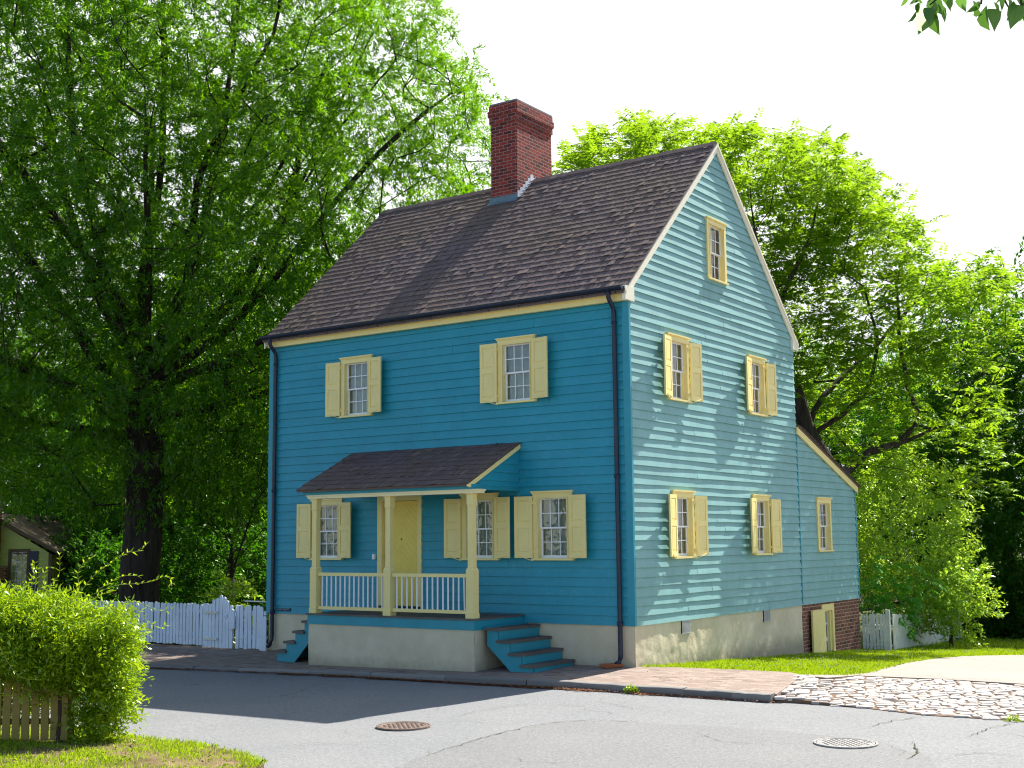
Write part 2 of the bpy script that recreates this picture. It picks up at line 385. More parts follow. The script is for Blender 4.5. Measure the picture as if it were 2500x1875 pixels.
for i, (pix, wd) in enumerate((([(1000, 1862), (1090, 1830), (1200, 1796), (1290, 1776), (1350, 1765), (1430, 1760), (1500, 1761), (1640, 1768)], .013), ([(2114, 1777), (2186, 1760), (2276, 1749)], .009), ([(2361, 1801), (2423, 1777), (2470, 1768), (2520, 1764)], .010), ([(2228, 1812), (2242, 1839), (2209, 1858)], .014), ([(1450, 1711), (1521, 1725), (1559, 1734)], .007), ([(1096, 1753), (1163, 1738), (1253, 1723), (1330, 1716)], .007), ([(640, 1830), (760, 1815), (900, 1822)], .006), ([(1700, 1790), (1760, 1812), (1900, 1822)], .006), ([(2330, 1845), (2400, 1838), (2500, 1850)], .009))):
    rc.add(*ribbon(pix, wd, 90+i))
tag(rc.build('road_cracks', M['crack']), kind='structure')
# kerb of granite blocks
kb = MB(); x = -14.
while x < 2.84:
    L = R.uniform(.6, 1.5); x1 = min(x+L, 2.86)
    if x1 > 2.5: x1 = 2.86
    n = 6
    jit = R.uniform(-.008, .008); top = R.uniform(-.006, .008)
    vs = []; fs = []
    for i in range(n+1):
        xx = x+.006+(x1-x-.012)*i/n; y0 = kerby(xx)+jit+R.uniform(-.012, .012); zt = zside(xx, y0)+.012+top+R.uniform(-.007, .007); zb = zroad(xx, 0)-.1
        ys_ = [(y0+.004, zb), (y0-.004, zt-.03), (y0+.006, zt-.008), (y0+.03, zt), (y0+.14, zt-.001), (y0+.145, zb)]
        vs += [(xx, a, b) for a, b in ys_]
    for i in range(n):
        for k in range(5): fs.append((i*6+k, (i+1)*6+k, (i+1)*6+k+1, i*6+k+1))
    fs += [(0, 1, 2, 3, 4, 5), tuple(n*6+k for k in (5, 4, 3, 2, 1, 0))]
    kb.add(vs, fs); x = x1
tag(kb.build('kerb', M['kerb']), kind='structure')

drv = [hit(a, b, zlawn) for a, b in ((2060, 1652), (2114, 1645), (2160, 1632), (2209, 1620), (2280, 1609), (2352, 1603), (2430, 1601), (2500, 1600))]
lawn_poly = [(.02, 0), (1.0, .2), (2.2, .2), (2.42, .25), (2.6, .8)]+[(p[0]+.12, p[1]) for p in drv[:-1]]+[(drv[-1][0], drv[-1][1]-.15), (14, drv[-1][1]+1.2), (14, 60), (-6, 60), (-6, 9.6), (.02, 9.6)]
def zl2(x, y): return zlawn(x, y)-.02-.10*min(max(-y+.3, 0), 1)
sheet('lawn', lawn_poly, zl2, .0, M['lawn'], 1.4)
drv_poly = [cob_up[1], cob_up[2], cob_up[3], cob_up[4], (7.5, .9), (14, .9), (14, drv[-1][1]+1.5)]+drv[::-1]
_, in_drive = sheet('driveway', drv_poly, lambda x, y: max(zlawn(x, y), zcob(x, y) if y < 1.6 else -9), .012, M['drive'], 1.0)
cb_poly = cob_low[:]+[p for p in cob_up[::-1]]
_, in_cob = sheet('cobble_bed', cb_poly, zcob, .006, M['joint'], .5)
# cobbles
cb = MB(); ang = math.radians(24)
rowh = .128; v = -5.2
while v < 4.5:
    u = -2.+R.uniform(0, .15); h = rowh*R.uniform(.85, 1.2)
    while u < 12:
        w = R.uniform(.11, .25)
        cx, cy = u+w/2, v+h/2
        X = 1.9+cx*math.cos(ang)-cy*math.sin(ang); Y = cx*math.sin(ang)+cy*math.cos(ang)
        ok = in_cob(X, Y) and X < 9
        if ok:
            a = ang+R.gauss(0, .07)
            hw, hh = w/2-.009, h/2-.009
            pts = [(-hw, -hh), (hw, -hh), (hw, hh), (-hw, hh)]
            pts = [(p+R.uniform(-.015, .015), q+R.uniform(-.012, .012)) for p, q in pts]
            ring = []
            for i in range(4):
                a0, a1 = V(pts[i]), V(pts[(i+1) % 4]); ring += [a0+(a1-a0)*.12, a0+(a1-a0)*.88]
            z0 = zcob(X, Y); top = z0+.017+R.uniform(-.004, .006); tx, ty = R.gauss(0, .04), R.gauss(0, .04)
            def P(q, z, s=1):
                xx = X+s*(q[0]*math.cos(a)-q[1]*math.sin(a)); yy = Y+s*(q[0]*math.sin(a)+q[1]*math.cos(a))
                return (xx, yy, z+tx*q[0]*s+ty*q[1]*s)
            vs = [P(q, z0-.02) for q in ring]+[P(q, top-.008) for q in ring]+[P(q, top, .86) for q in ring]
            fs = [(i, (i+1) % 8, 8+(i+1) % 8, 8+i) for i in range(8)]+[(8+i, 8+(i+1) % 8, 16+(i+1) % 8, 16+i) for i in range(8)]+[tuple(range(16, 24))]
            cb.add(vs, fs)
        u += w
    v += h
tag(cb.build('cobbles', M['cobble']), kind='structure')

fgb = [hit(a, b, zroad) for a, b in ((240, 1790), (346, 1806), (488, 1822), (590, 1843), (645, 1876))]
def zverge(x, y): return zroad(x, y)+.02+.06*min(max((-7.7-y)/1.2, 0), 1)
verge_poly = [(-9, -7.3), (-4, -7.5)]+fgb+[(1.3, -9.2), (2.2, -11), (3, -15), (-9, -15)]
_, in_verge = sheet('grass_verge', verge_poly, zverge, 0, M['verge'], .6)

# ---------------------------------------------------------------- clapboard walls
def wav(k, u, s=0):
    return math.sin(u*1.7+k*2.3+s)*.5+math.sin(u*4.1+k*5.1+s)*.3+math.sin(u*9.7+k*1.3)*.2
def siding(mb, T, zs, lim, holes, seed=0, sag=1.0, special=None, dp=.016):
    """zs: board bottoms (last = top). lim(z)->(u0,u1). holes: (u0,u1,z0,z1)."""
    rr = random.Random(seed)
    for k in range(len(zs)-1):
        zb, zt = zs[k], zs[k+1]
        a0, a1 = lim((zb+zt)/2)
        cuts = []; u = a0+rr.uniform(1.5, 5)
        while u < a1-1: cuts.append(u); u += rr.uniform(2.5, 5.5)
        if special: cuts += [c for c in special(zb)]
        cuts = sorted(cuts)
        zcuts = sorted({zb, zt} | {min(max(z, zb), zt) for h in holes for z in h[2:4]})
        dep = lambda z: .005+dp*(zt-z)/(zt-zb)
        for za, zc in zip(zcuts, zcuts[1:]):
            if zc-za < 1e-4: continue
            zm = (za+zc)/2
            l0, r0 = lim(za); l1, r1 = lim(zc)
            L, Rr = min(l0, l1), max(r0, r1)
            hs = sorted([h for h in holes if h[2] < zm < h[3] and h[1] > L and h[0] < Rr])
            ints = []; cur = L
            for h in hs:
                if h[0] > cur: ints.append((cur, h[0]))
                cur = max(cur, h[1])
            if cur < Rr: ints.append((cur, Rr))
            for i0, i1 in ints:
                brk = [i0]+[c for c in cuts if i0+.05 < c < i1-.05]+[i1]
                for b, (s0, s1) in enumerate(zip(brk, brk[1:])):
                    nseg = max(1, int((s1-s0)/.45)); vs = []; fs = []
                    g0 = .0015 if b > 0 else 0; g1 = .0015 if b < len(brk)-2 else 0
                    dj = (sum(1 for c in cuts if c < (s0+s1)/2) % 2)*.0035
                    for i in range(nseg+1):
                        u = s0+g0+(s1-g1-s0-g0)*i/nseg
                        def cl(u, z):
                            p, q = lim(z); return min(max(u, p), q)
                        wz = .0035*sag*wav(k, u, seed) if za == zb else 0
                        wd = .0028*sag*wav(k+7, u, seed)+dj
                        db, dt = dep(za)+wd, dep(zc)+(0 if zc == zt else wd)
                        ub, ut = cl(u, za), cl(u, zc)
                        vs += [T(ub, -.004, za+wz), T(ub, db, za+wz), T(ut, dt, zc+(.004 if zc == zt else 0))]
                    for i in range(nseg):
                        a = i*3; fs += [(a, a+3, a+4, a+1), (a+1, a+4, a+5, a+2)]
                    fs += [(0, 1, 2), (nseg*3, nseg*3+2, nseg*3+1)]
                    mb.add(vs, fs)
TF = lambda u, w, z: (u, -w, z)          # front wall (faces -y)
TS = lambda u, w, z: (w, u, z)           # gable wall (faces +x)
LX = 7.68; DY = 6.41; AY = 9.51
rb = random.Random(5)
def boards(z0, z1, pitch, jit=.006):
    n = round((z1-z0)/pitch); return [z0]+[z0+(z1-z0)*i/n+rb.uniform(-jit, jit) for i in range(1, n)]+[z1]

house = empty('blue_house', (-3.8, 3.2, 0)); HB = V([-3.8, 3.2, 0])
tag(house, 'two storey teal clapboard house with yellow shutters and brick chimney', 'house')
def hp(o):                               # parent to the house, keeping world coordinates
    o.parent = house; o.location = (3.8, -3.2, 0) ; return o

WINF = [(-5.53, 4.075), (-2.07, 4.075), (-6.215, 1.567), (-2.83, 1.567), (-1.41, 1.567)]
WINS = [(1.54, 4.085), (4.61, 4.085), (1.585, 1.57), (4.61, 1.575)]
ww, wh = .735, 1.08
hf = [(c-ww/2+.03, c+ww/2-.03, z+.03, z+wh-.02) for c, z in WINF]+[(-5.0, -4.06, .74, 2.63)]
hs = [(c-ww/2+.03, c+ww/2-.03, z+.03, z+wh-.02) for c, z in WINS]+[(3.1-.34, 3.1+.34, 6.33, 7.38)]
ZE0 = 5.68; SL = (8.829-5.68)/(3.205+.138)
def zroof(y): return ZE0+SL*(min(y, DY-y)+.138)
def gable(z):
    if z < zroof(0)-.12: return (0, DY)
    y = (z+.10-ZE0)/SL-.138; return (min(y, DY/2-.001), max(DY-y, DY/2+.001))
w = MB(); zf_ = boards(.6, 5.56, .1417)
siding(w, TF, zf_, lambda z: (-LX+.06, -.09), hf, 1, .6, dp=.021)
hp(w.build('wall', M['teal'], None))
zg_ = boards(.6, 8.65, .1417, .008)
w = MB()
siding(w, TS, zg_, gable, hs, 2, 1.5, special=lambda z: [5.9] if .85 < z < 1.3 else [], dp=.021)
hp(w.build('wall', M['teal_lit'], None))
w = MB()
w.box(-LX, -LX+.02, 0, AY, .6, 5.6); w.box(-LX, 0, DY-.02, DY, 3.9, 5.7)
w.prism([(0, 5.6), (DY, 5.6), (DY/2, 8.7)], -LX, -LX+.02, lambda p, q, a: (a, p, q))
w.box(-LX, 0, AY-.02, AY, .6, 2.9)
hp(w.build('wall', M['teal']))
for a_ in ((-.095, .027, -.034, .02, .6, 5.5), (-LX-.04, -LX+.07, -.034, .05, .6, 5.5), (.0, .03, DY-.012, DY+.022, .6, 3.95)):
    w = MB(); w.bev(*a_, .003); hp(w.build('corner_board', M['teal_trim']))
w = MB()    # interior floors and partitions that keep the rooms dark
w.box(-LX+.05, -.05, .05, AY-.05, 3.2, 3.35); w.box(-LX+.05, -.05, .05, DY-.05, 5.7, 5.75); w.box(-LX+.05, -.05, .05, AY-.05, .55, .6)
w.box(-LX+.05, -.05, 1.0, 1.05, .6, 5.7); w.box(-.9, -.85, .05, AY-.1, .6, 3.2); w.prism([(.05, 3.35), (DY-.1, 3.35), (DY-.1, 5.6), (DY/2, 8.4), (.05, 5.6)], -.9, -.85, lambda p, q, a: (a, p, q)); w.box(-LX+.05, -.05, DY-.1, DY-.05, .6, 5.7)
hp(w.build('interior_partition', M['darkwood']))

# foundation
def lumpy(mb, T, u0, u1, zb, zt, nu, nz, amp, seed, base=0.):
    r2 = np.random.default_rng(seed); ph = r2.uniform(0, 6, 8)
    def d(u, z):
        s = 0
        for i, (fu, fz) in enumerate(((3, 7), (7, 4), (13, 11), (19, 8), (5, 17), (27, 21), (34, 15), (11, 29))):
            s += math.sin(fu*u+ph[i]+1.3*math.sin(fz*z*.7+i))*math.cos(fz*z+ph[-i-1]+math.sin(fu*u*.5))/(1+i*.35)
        return s*amp
    vs = [T(u0+(u1-u0)*i/nu, base+d(u0+(u1-u0)*i/nu, z), z) for i in range(nu+1) for z in [zb(u0+(u1-u0)*i/nu)+(zt-zb(u0+(u1-u0)*i/nu))*j/nz for j in range(nz+1)]]
    mb.add(vs, [(i*(nz+1)+j, (i+1)*(nz+1)+j, (i+1)*(nz+1)+j+1, i*(nz+1)+j+1) for i in range(nu) for j in range(nz)])
w = MB()
lumpy(w, TF, -LX, 0, lambda u: -.25, .603, 150, 16, .0012, 3, -.004)
lumpy(w, TS, 0, DY, lambda u: -.6, .603, 200, 34, .0042, 4, .004)
w.box(-LX, -LX+.05, .02, AY, -.6, .6)
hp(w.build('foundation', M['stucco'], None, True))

# windows ------------------------------------------------------------
def window(T, c, z0, W=.735, H=1.08, shut=(1, 1), curtain=True, rnd=0, cols=3, tilt=(.05, .15)):
    w = MB(); a = c-W/2; b = c+W/2; z1 = z0+H; cw = .098
    w.box(a, a+cw, -.05, .044, z0+.03, z1-.10, T); w.box(b-cw, b, -.05, .044, z0+.03, z1-.10, T)
    w.box(a, b, -.05, .046, z1-.105, z1-.022, T); w.box(a-.022, b+.022, -.05, .074, z1-.024, z1, T)
    w.box(a-.012, b+.012, -.05, .060, z1-.040, z1-.0245, T)
    w.box(a-.02, b+.02, -.07, .07, z0, z0+.031, T)
    for s, e in ((a+cw-.016, a+cw-.0005), (b-cw+.0005, b-cw+.016)): w.box(s, e, .02, .055, z0+.032, z1-.112, T)
    w.box(a+cw-.016, b-cw+.016, .02, .056, z1-.118, z1-.1055, T)
    w.box(a+cw, a+cw+.012, -.16, -.052, z0+.03, z1-.10, T); w.box(b-cw-.012, b-cw, -.16, -.052, z0+.03, z1-.10, T)
    win = hp(w.build('window', M['yellow']))
    ia, ib, iz0, iz1 = a+cw+.001, b-cw-.001, z0+.032, z1-.106
    zm = (iz0+iz1)/2
    for lo in (0, 1):
        w = MB(); wd = -.018 if not lo else -.046
        s0, s1 = (zm-.012, iz1) if not lo else (iz0, zm+.012)
        st = .030
        w.box(ia, ia+st, wd-.024, wd, s0, s1, T); w.box(ib-st, ib, wd-.024, wd, s0, s1, T)
        bt = .026 if not lo else .045; tp = .030 if not lo else .026
        w.box(ia+st, ib-st, wd-.024, wd-.0005, s0, s0+bt, T); w.box(ia+st, ib-st, wd-.024, wd-.0005, s1-tp, s1, T)
        for i in range(1, cols):
            u = ia+st+(ib-ia-2*st)*i/cols; w.box(u-.007, u+.007, wd-.020, wd-.003, s0+bt, s1-tp, T)
        zz = (s0+bt+s1-tp)/2
        for i in range(cols):
            ua = ia+st+(ib-ia-2*st)*i/cols+(.007 if i else 0); ub = ia+st+(ib-ia-2*st)*(i+1)/cols-(.007 if i < cols-1 else 0)
            w.box(ua, ub, wd-.020, wd-.004, zz-.007, zz+.007, T)
        sa = w.build('sash', M['white'], win)
        g = MB(); g.add([T(ia+.02, wd-.013, s0+.01), T(ib-.02, wd-.013, s0+.01), T(ib-.02, wd-.013, s1-.01), T(ia+.02, wd-.013, s1-.01)], [(0, 1, 2, 3)])
        g.build('pane', M['glass'], win)
    if curtain:
        g = MB(); n = 70; vs = []
        r3 = random.Random(rnd)
        phs = [r3.uniform(0, 6) for _ in range(4)]
        for i in range(n+1):
            u = ia-.02+(ib-ia+.04)*i/n
            f = math.sin(u*48+phs[0])*.5+math.sin(u*83+phs[1]+math.sin(u*9))*.35+math.sin(u*21+phs[2])*.4
            for z in (iz0-.02, iz1+.02):
                vs.append(T(u, -.105-.018*f-(.0 if z > zm else .005*math.sin(u*30)), z))
        g.add(vs, [(2*i, 2*i+2, 2*i+3, 2*i+1) for i in range(n)])
        g.build('curtain', M['curtain'], win, True)
    for side in (0, 1):
        if not shut[side]: continue
        hinge = a+.004 if side == 0 else b-.008; sg = -1 if side == 0 else 1
        SW = .322; SH = .965; zb = z0+.037
        ti, to = tilt[0] if side == 0 else tilt[1], 0
        base = (.085 if side == 0 else .058) if T is TS else (.055 if side == 0 else .095)
        def TT(p, q, z):                 # p along from hinge, q outward
            return T(hinge+sg*p, base+q+p*ti, z)
        w = MB(); t = .030; fr = .052
        w.box(0, fr, 0, t, zb, zb+SH, TT); w.box(SW-fr, SW, 0, t, zb, zb+SH, TT)
        rails = [(zb, zb+.085), (zb+.475, zb+.565), (zb+SH-.06, zb+SH)]
        for r0, r1 in rails: w.box(fr, SW-fr, .001, t-.0005, r0, r1, TT)
        for (_, r0), (r1, _) in zip(rails, rails[1:]):
            w.box(fr, SW-fr, .006, t-.012, r0, r1, TT)
            x0, x1, y0, y1, m_ = fr+.004, SW-fr-.004, r0+.004, r1-.004, .020
            vs = [TT(x0, t-.012, y0), TT(x1, t-.012, y0), TT(x1, t-.012, y1), TT(x0, t-.012, y1), TT(x0+m_, t-.003, y0+m_), TT(x1-m_, t-.003, y0+m_), TT(x1-m_, t-.003, y1-m_), TT(x0+m_, t-.003, y1-m_)]
            w.add(vs, [(4, 5, 6, 7), (0, 1, 5, 4), (1, 2, 6, 5), (2, 3, 7, 6), (3, 0, 4, 7)])
        for hz in (zb+.10, zb+SH-.10):
            w.box(-.035, .012, -.012, .004, hz-.022, hz+.022, TT)
        w.build('shutter', M['yellow'], win)
        w = MB(); w.tube([TT(SW*.78, t+.006, zb+.035), TT(SW*.35, t+.012, zb-.005), T(hinge-sg*.0, .055, zb-.045)], .0055, 6)
        w.build('shutter_hook', M['yellow'], win)
    return win
for i, (c, z) in enumerate(WINF): window(TF, c, z, rnd=i)
for i, (c, z) in enumerate(WINS): window(TS, c, z, rnd=20+i, tilt=(.16, .12))
wa = window(TS, 3.1, 6.305, .745, 1.10, (0, 0), False)
wl = window(TS, 7.655, 1.595, .735, 1.075, (0, 0), True, 44)

# front door ---------------------------------------------------------
w = MB(); a, b = -5.02, -4.045
w.box(a, a+.10, -.06, .045, .75, 2.66, TF); w.box(b-.085, b, -.06, .045, .75, 2.66, TF); w.box(a+.10, b-.085, -.06, .044, 2.57, 2.66, TF)
w.box(a+.1, a+.115, -.13, -.061, .75, 2.57, TF); w.box(b-.1, b-.085, -.13, -.061, .75, 2.57, TF)
fr = hp(w.build('door_frame', M['yellow']))
w = MB(); da, db = a+.117, b-.102; dc = -4.54; dz0, dz1 = .80, 2.565
w.box(da, db, -.085, -.055, dz0, dz1, TF)
def clip(poly, ax, lim, keep_less):
    out = []
    for i in range(len(poly)):
        p, q = poly[i], poly[(i+1) % len(poly)]
        ip = (p[ax] <= lim) if keep_less else (p[ax] >= lim); iq = (q[ax] <= lim) if keep_less else (q[ax] >= lim)
        if ip: out.append(p)
        if ip != iq:
            t = (lim-p[ax])/(q[ax]-p[ax]); out.append((p[0]+t*(q[0]-p[0]), p[1]+t*(q[1]-p[1])))
    return out
pw = .088; k = -12
zz = dz0-1.2
while zz < dz1+.2:
    for s in (-1, 1):
        x0 = dc+s*.002; x1 = dc+s*.6
        zf = zz
        poly = [(x0, zf), (x1, zf-.6*1.05), (x1, zf-.6*1.05+pw*1.36), (x0, zf+pw*1.36)]
        for ax, lm, kl in ((0, da+.005, False), (0, db-.005, True), (1, dz0+.005, False), (1, dz1-.07, True)):
            poly = clip(poly, ax, lm, kl)
            if len(poly) < 3: break
        if len(poly) >= 3: w.prism(poly, .0, .010, lambda p, q, e: TF(p, -.0549+e, q))
    zz += pw*1.36+.004
w.box(da+.005, db-.005, -.0549, -.044, dz1-.062, dz1-.004, TF)
dr = hp(w.build('front_door', M['door']))
MB().tube([TF(-4.545, -.045, 1.92), TF(-4.545, -.03, 1.92)], .012, 8).build('peephole', M['gutter'], dr)
w = MB(); w.tube([TF(da+.05, -.045, 1.62), TF(da+.05, .0, 1.62)], .018, 10); w.build('door_knob', M['gutter'], dr)
w = MB(); w.box(a+.02, b-.02, -.06, .10, .74, .80, TF); w.build('threshold', M['gutter'], dr)
w = MB(); w.bev(-5.115, -5.06, -.075, -.02, 1.58, 1.67, .004); hp(w.build('doorbell_box', M['white']))

# frieze, rakes, gutter ---------------------------------------------
w = MB()
w.box(-LX-.03, .03, -.10, -.03, 5.505, 5.60); w.box(-LX-.03, .03, -.135, -.03, 5.5955, 5.665)
w.box(-LX-.03, .03, -.165, -.02, 5.66, 5.70)
hp(w.build('eave_frieze', M['yellow']))
w = MB()
def rake(mb, y0, y1, t0, t1, x0, x1):     # t measured down from the roof plane
    f = (lambda y: zroof(y))
    mb.prism([(y0, f(y0)-t0), (y1, f(y1)-t0), (y1, f(y1)-t1), (y0, f(y0)-t1)], x0, x1, lambda p, q, a: (a, p, q))
rake(w, -.17, DY/2, .02, .165, .022, .052); rake(w, -.17, DY/2, .015, .07, .0525, .075)
w.box(-.0, .060, -.175, .10, 5.50, 5.72)
hp(w.build('rake_board', M['cream']))
w = MB()
rake(w, DY/2+.001, DY+.17, .02, .165, .022, .052); rake(w, DY/2+.001, DY+.17, .015, .07, .0525, .075)
w.box(-.0, .060, DY-.10, DY+.175, 5.50, 5.72)
hp(w.build('rake_board', M['cream']))
w = MB()
rake(w, -.17, DY/2, .02, .165, -LX-.05, -LX-.02); rake(w, DY/2+.001, DY+.17, .02, .165, -LX-.05, -LX-.02)
hp(w.build('rake_board', M['cream']))

def shingles(mb, O, A, S, Nn, wid, length, rows, expo, seed):
    """O origin at left eave, A unit along eave, S unit up the slope, Nn normal"""
    rr = random.Random(seed); A, S, Nn, O = V(A, float), V(S, float), V(Nn, float), V(O, float)
    for r in range(rows):
        s0 = r*expo; u = -rr.uniform(0, .06)
        while u < wid:
            ww_ = rr.uniform(.065, .112); u1 = min(u+ww_, wid+.012)
            if u1-max(u, -.012) < .02: u += ww_; continue
            ua = max(u, -.012)+.0028; ub = u1-.0028
            sj = rr.gauss(0, .0035); lift = .022+rr.uniform(-.0015, .002)+(.010 if rr.random() < .06 else 0); curl = rr.gauss(0, .0012)
            L = min(expo+.10, length-s0+.01)
            cr_ = rr.uniform(.008, .018)
            bot = [(ua, cr_, lift+curl), (ua+cr_*.8, .001, lift+curl), (ub-cr_*.8, .001, lift-curl), (ub, cr_, lift-curl)]
            top = [(ub, L, .004), (ua, L, .004)]
            def P(p): return O+A*p[0]+S*(s0+sj*(p[1] < .05)+p[1])+Nn*p[2]
            tp = [P(p) for p in bot+top]; bt = [P((p[0], p[1]+.004, p[2]-.016)) for p in bot]
            mb.add(tp+bt, [(0, 1, 2, 3, 4, 5), (6, 7, 1, 0), (7, 8, 2, 1), (8, 9, 3, 2), (0, 5, 6), (3, 9, 4)])
            u += ww_
cs, sn = 1/math.hypot(1, SL), SL/math.hypot(1, SL)
roofL = math.hypot(DY/2+.20, SL*(DY/2+.20))
XA, XB = -LX-.045, .045
roof = MB()
roof.prism([(-.20, zroof(-.20)), (DY/2, zroof(DY/2)), (DY/2, zroof(DY/2)-.03), (-.20, zroof(-.20)-.03)], XA, XB, lambda p, q, a: (a, p, q))
roof.prism([(DY+.2, zroof(DY+.20)), (DY/2+.001, zroof(DY/2)), (DY/2+.001, zroof(DY/2)-.03), (DY+.20, zroof(DY+.20)-.03)], XA, XB, lambda p, q, a: (a, p, q))
roof = hp(roof.build('roof', M['shingle']))
w = MB(); nrow = 28; ex = roofL/nrow
shingles(w, (XA, -.21, zroof(-.21)), (1, 0, 0), (0, cs, sn), (0, -sn, cs), XB-XA, roofL, nrow, ex, 3)
w.build('shingles', M['shingle'], roof)
w = MB()
shingles(w, (XB, DY+.21, zroof(DY+.21)), (-1, 0, 0), (0, -cs, sn), (0, sn, cs), XB-XA, roofL, nrow, ex, 4)
# ridge row standing proud of the front slope
w.build('shingles', M['shingle'], roof)
w = MB(); xx = XA
while xx < XB:
    x1 = min(xx+R.uniform(.08, .14), XB); zt = zroof(DY/2)+.028+R.uniform(-.004, .006)
    w.prism([(DY/2-.012, zt+.004), (DY/2+.17, zt-.165), (DY/2+.17, zt-.18), (DY/2-.012, zt-.014)], xx+.001, x1-.001, lambda p, q, a: (a, p, q))
    w.prism([(DY/2-.013, zt-.012), (DY/2-.013, zt+.003), (DY/2-.11, zt-.092), (DY/2-.11, zt-.105)], xx+.001, x1-.001, lambda p, q, a: (a, p, q))
    xx = x1
w.build('ridge_cap', M['shingle'], roof)

w = MB(); gy, gz = -.225, 5.70
prof = [(gy+.055*math.cos(t), gz+.055*math.sin(t)) for t in np.linspace(math.pi, 2*math.pi, 9)]
prof2 = prof+[(p*.0+gy+.047*math.cos(t), gz+.047*math.sin(t)) for t, p in zip(np.linspace(2*math.pi, math.pi, 9), range(9))]
w.prism(prof2, XA-.03, XB-.01, lambda p, q, a: (a, p, q))
w.tube([(XA-.03, gy-.053, gz+.002), (XB-.01, gy-.053, gz+.002)], .007, 6)
w.prism(prof, XA-.032, XA-.026, lambda p, q, a: (a, p, q)); w.prism(prof, XB-.014, XB-.008, lambda p, q, a: (a, p, q))
gut = hp(w.build('gutter', M['gutter']))
for i in range(13):
    xx = -7.3+i*.6
    w = MB(); w.tube([(xx, -.165, 5.69), (xx, -.175, 5.64), (xx+.004, -.20, 5.625), (xx+.01, -.215, 5.60)], .006, 5); w.build('gutter_bracket', M['gutter'], gut)
for X, zb, sgn in ((-.215, .06, 1), (-7.525, .02, 1)):
    w = MB()
    path = [(X, gy, 5.66), (X, gy, 5.60), (X, gy+.01, 5.545), (X, gy+.05, 5.49), (X, -.105, 5.43), (X, -.072, 5.37), (X, -.066, 5.25)]
    path += [(X, -.066, z) for z in (4.2, 3.2, 2.2, 1.2, .62)]
    path += [(X, -.066, .20), (X, -.075, .13), (X, -.11, zb+.02), (X-.01, -.17, zb-.005)]
    w.tube(path, .036, 12); w.tube([(X, -.066, 5.20), (X, -.066, 5.16)], .042, 12); w.tube([(X, -.066, 2.86), (X, -.066, 2.80)], .043, 12); w.tube([(X, -.066, .66), (X, -.066, .60)], .046, 12)
    hp(w.build('downpipe', M['gutter'], None, True))

# chimney -----------------------------------------------------------
w = MB(); x0, x1, y0, y1 = -4.528, -3.909, 2.705, 3.92
w.box(x0, x1, y0, y1, 7.9, 9.955); w.box(x0-.022, x1+.022, y0-.022, y1+.022, 9.956, 10.094); w.box(x0-.044, x1+.044, y0-.044, y1+.044, 10.095, 10.215)
w.box(x0-.024, x1+.024, y0-.024, y1+.024, 10.216, 10.325)
ch = hp(w.build('chimney', M['brick']))
w = MB(); w.box(x0-.015, x1+.015, y0-.015, y1+.015, 10.326, 10.36); w.build('chimney_cap', M['cap'], ch)
w = MB(); zb = zroof(y0)
w.box(x0-.03, x1+.012, y0-.014, y0-.002, zb-.02, zb+.12)
w.add([(x0-.06, y0-.006, zb+.034), (x1+.03, y0-.006, zb+.034), (x1+.03, y0-.085, zb-.04), (x0-.06, y0-.085, zb-.04)], [(0, 1, 2, 3)])
w.build('apron_flashing', M['flash'], ch)
w = MB()
for i in range(6):
    ya = y0-.01+i*.088; yb = ya+.115; z = zroof(ya+.04)+.02
    w.prism([(ya, z-.03), (yb, z+.05), (yb, z+.13), (yb-.03, z+.15), (ya+.01, z+.125)], x1+.004+.002*(i % 2), x1+.009+.002*(i % 2), lambda p, q, a: (a, p, q))
    w.add([(x1+.01, ya, z+.0), (x1+.07, ya, z-.0), (x1+.07, yb, z+.085), (x1+.01, yb, z+.085)], [(0, 1, 2, 3)])
w.build('step_flashing', M['lead'], ch)

# foundation vents
for y0_ in (1.46, 4.60):
    w = MB(); w.box(y0_-.0, y0_+.30, -.02, .014, .395, .595, TS)
    v_ = hp(w.build('foundation_vent', M['darkwood']))
    w = MB()
    for i in range(9): u = y0_+.015+i*.033; w.box(u, u+.014, .012, .022, .405, .585, TS)
    w.box(y0_, y0_+.30, .0125, .024, .392, .404, TS); w.box(y0_, y0_+.30, .0125, .024, .586, .597, TS)
    w.build('vent_grille', M['grille'], v_)

# rear addition -----------------------------------------------------
w = MB()
az = lambda y: 4.0-(y-DY)*.335
za_ = boards(.6, 3.98, .1417, .008)
def alim(z):
    if z < az(AY)-.13: return (DY+.022, AY)
    return (DY+.022, max(DY+.03, min(AY, DY+(3.87-z)/.335)))
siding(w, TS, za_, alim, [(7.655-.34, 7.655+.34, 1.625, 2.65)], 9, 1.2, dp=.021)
add = hp(w.build('lean_to_addition', M['teal_lit']))
w = MB(); w.prism([(DY-.02, az(DY)-.0), (AY+.10, az(AY+.10)), (AY+.10, az(AY+.1)-.13), (DY-.02, az(DY)-.13)], .022, .055, lambda p, q, a: (a, p, q))
w.build('rake_board', M['yellow'], add)
w = MB(); w.prism([(DY, az(DY)+.035), (AY+.16, az(AY+.16)+.035), (AY+.16, az(AY+.16)+.002), (DY, az(DY)+.002)], -LX-.04, .07, lambda p, q, a: (a, p, q))
w.build('lean_to_roof', M['shingle'], add)
w = MB(); l2 = math.hypot(AY+.18-DY, .335*(AY+.18-DY)); c2, s2 = 1/math.hypot(1, .335), .335/math.hypot(1, .335)
shingles(w, (.085, AY+.19, az(AY+.19)+.036), (-1, 0, 0), (0, -c2, s2), (0, s2, c2), 2.0, l2, 20, l2/20, 6)
w.build('lean_to_shingles', M['shingle'], add)
w = MB(); w.bev(-.0, .028, AY-.03, AY+.025, .6, 2.86, .003); w.build('corner_board', M['teal_trim'], add)
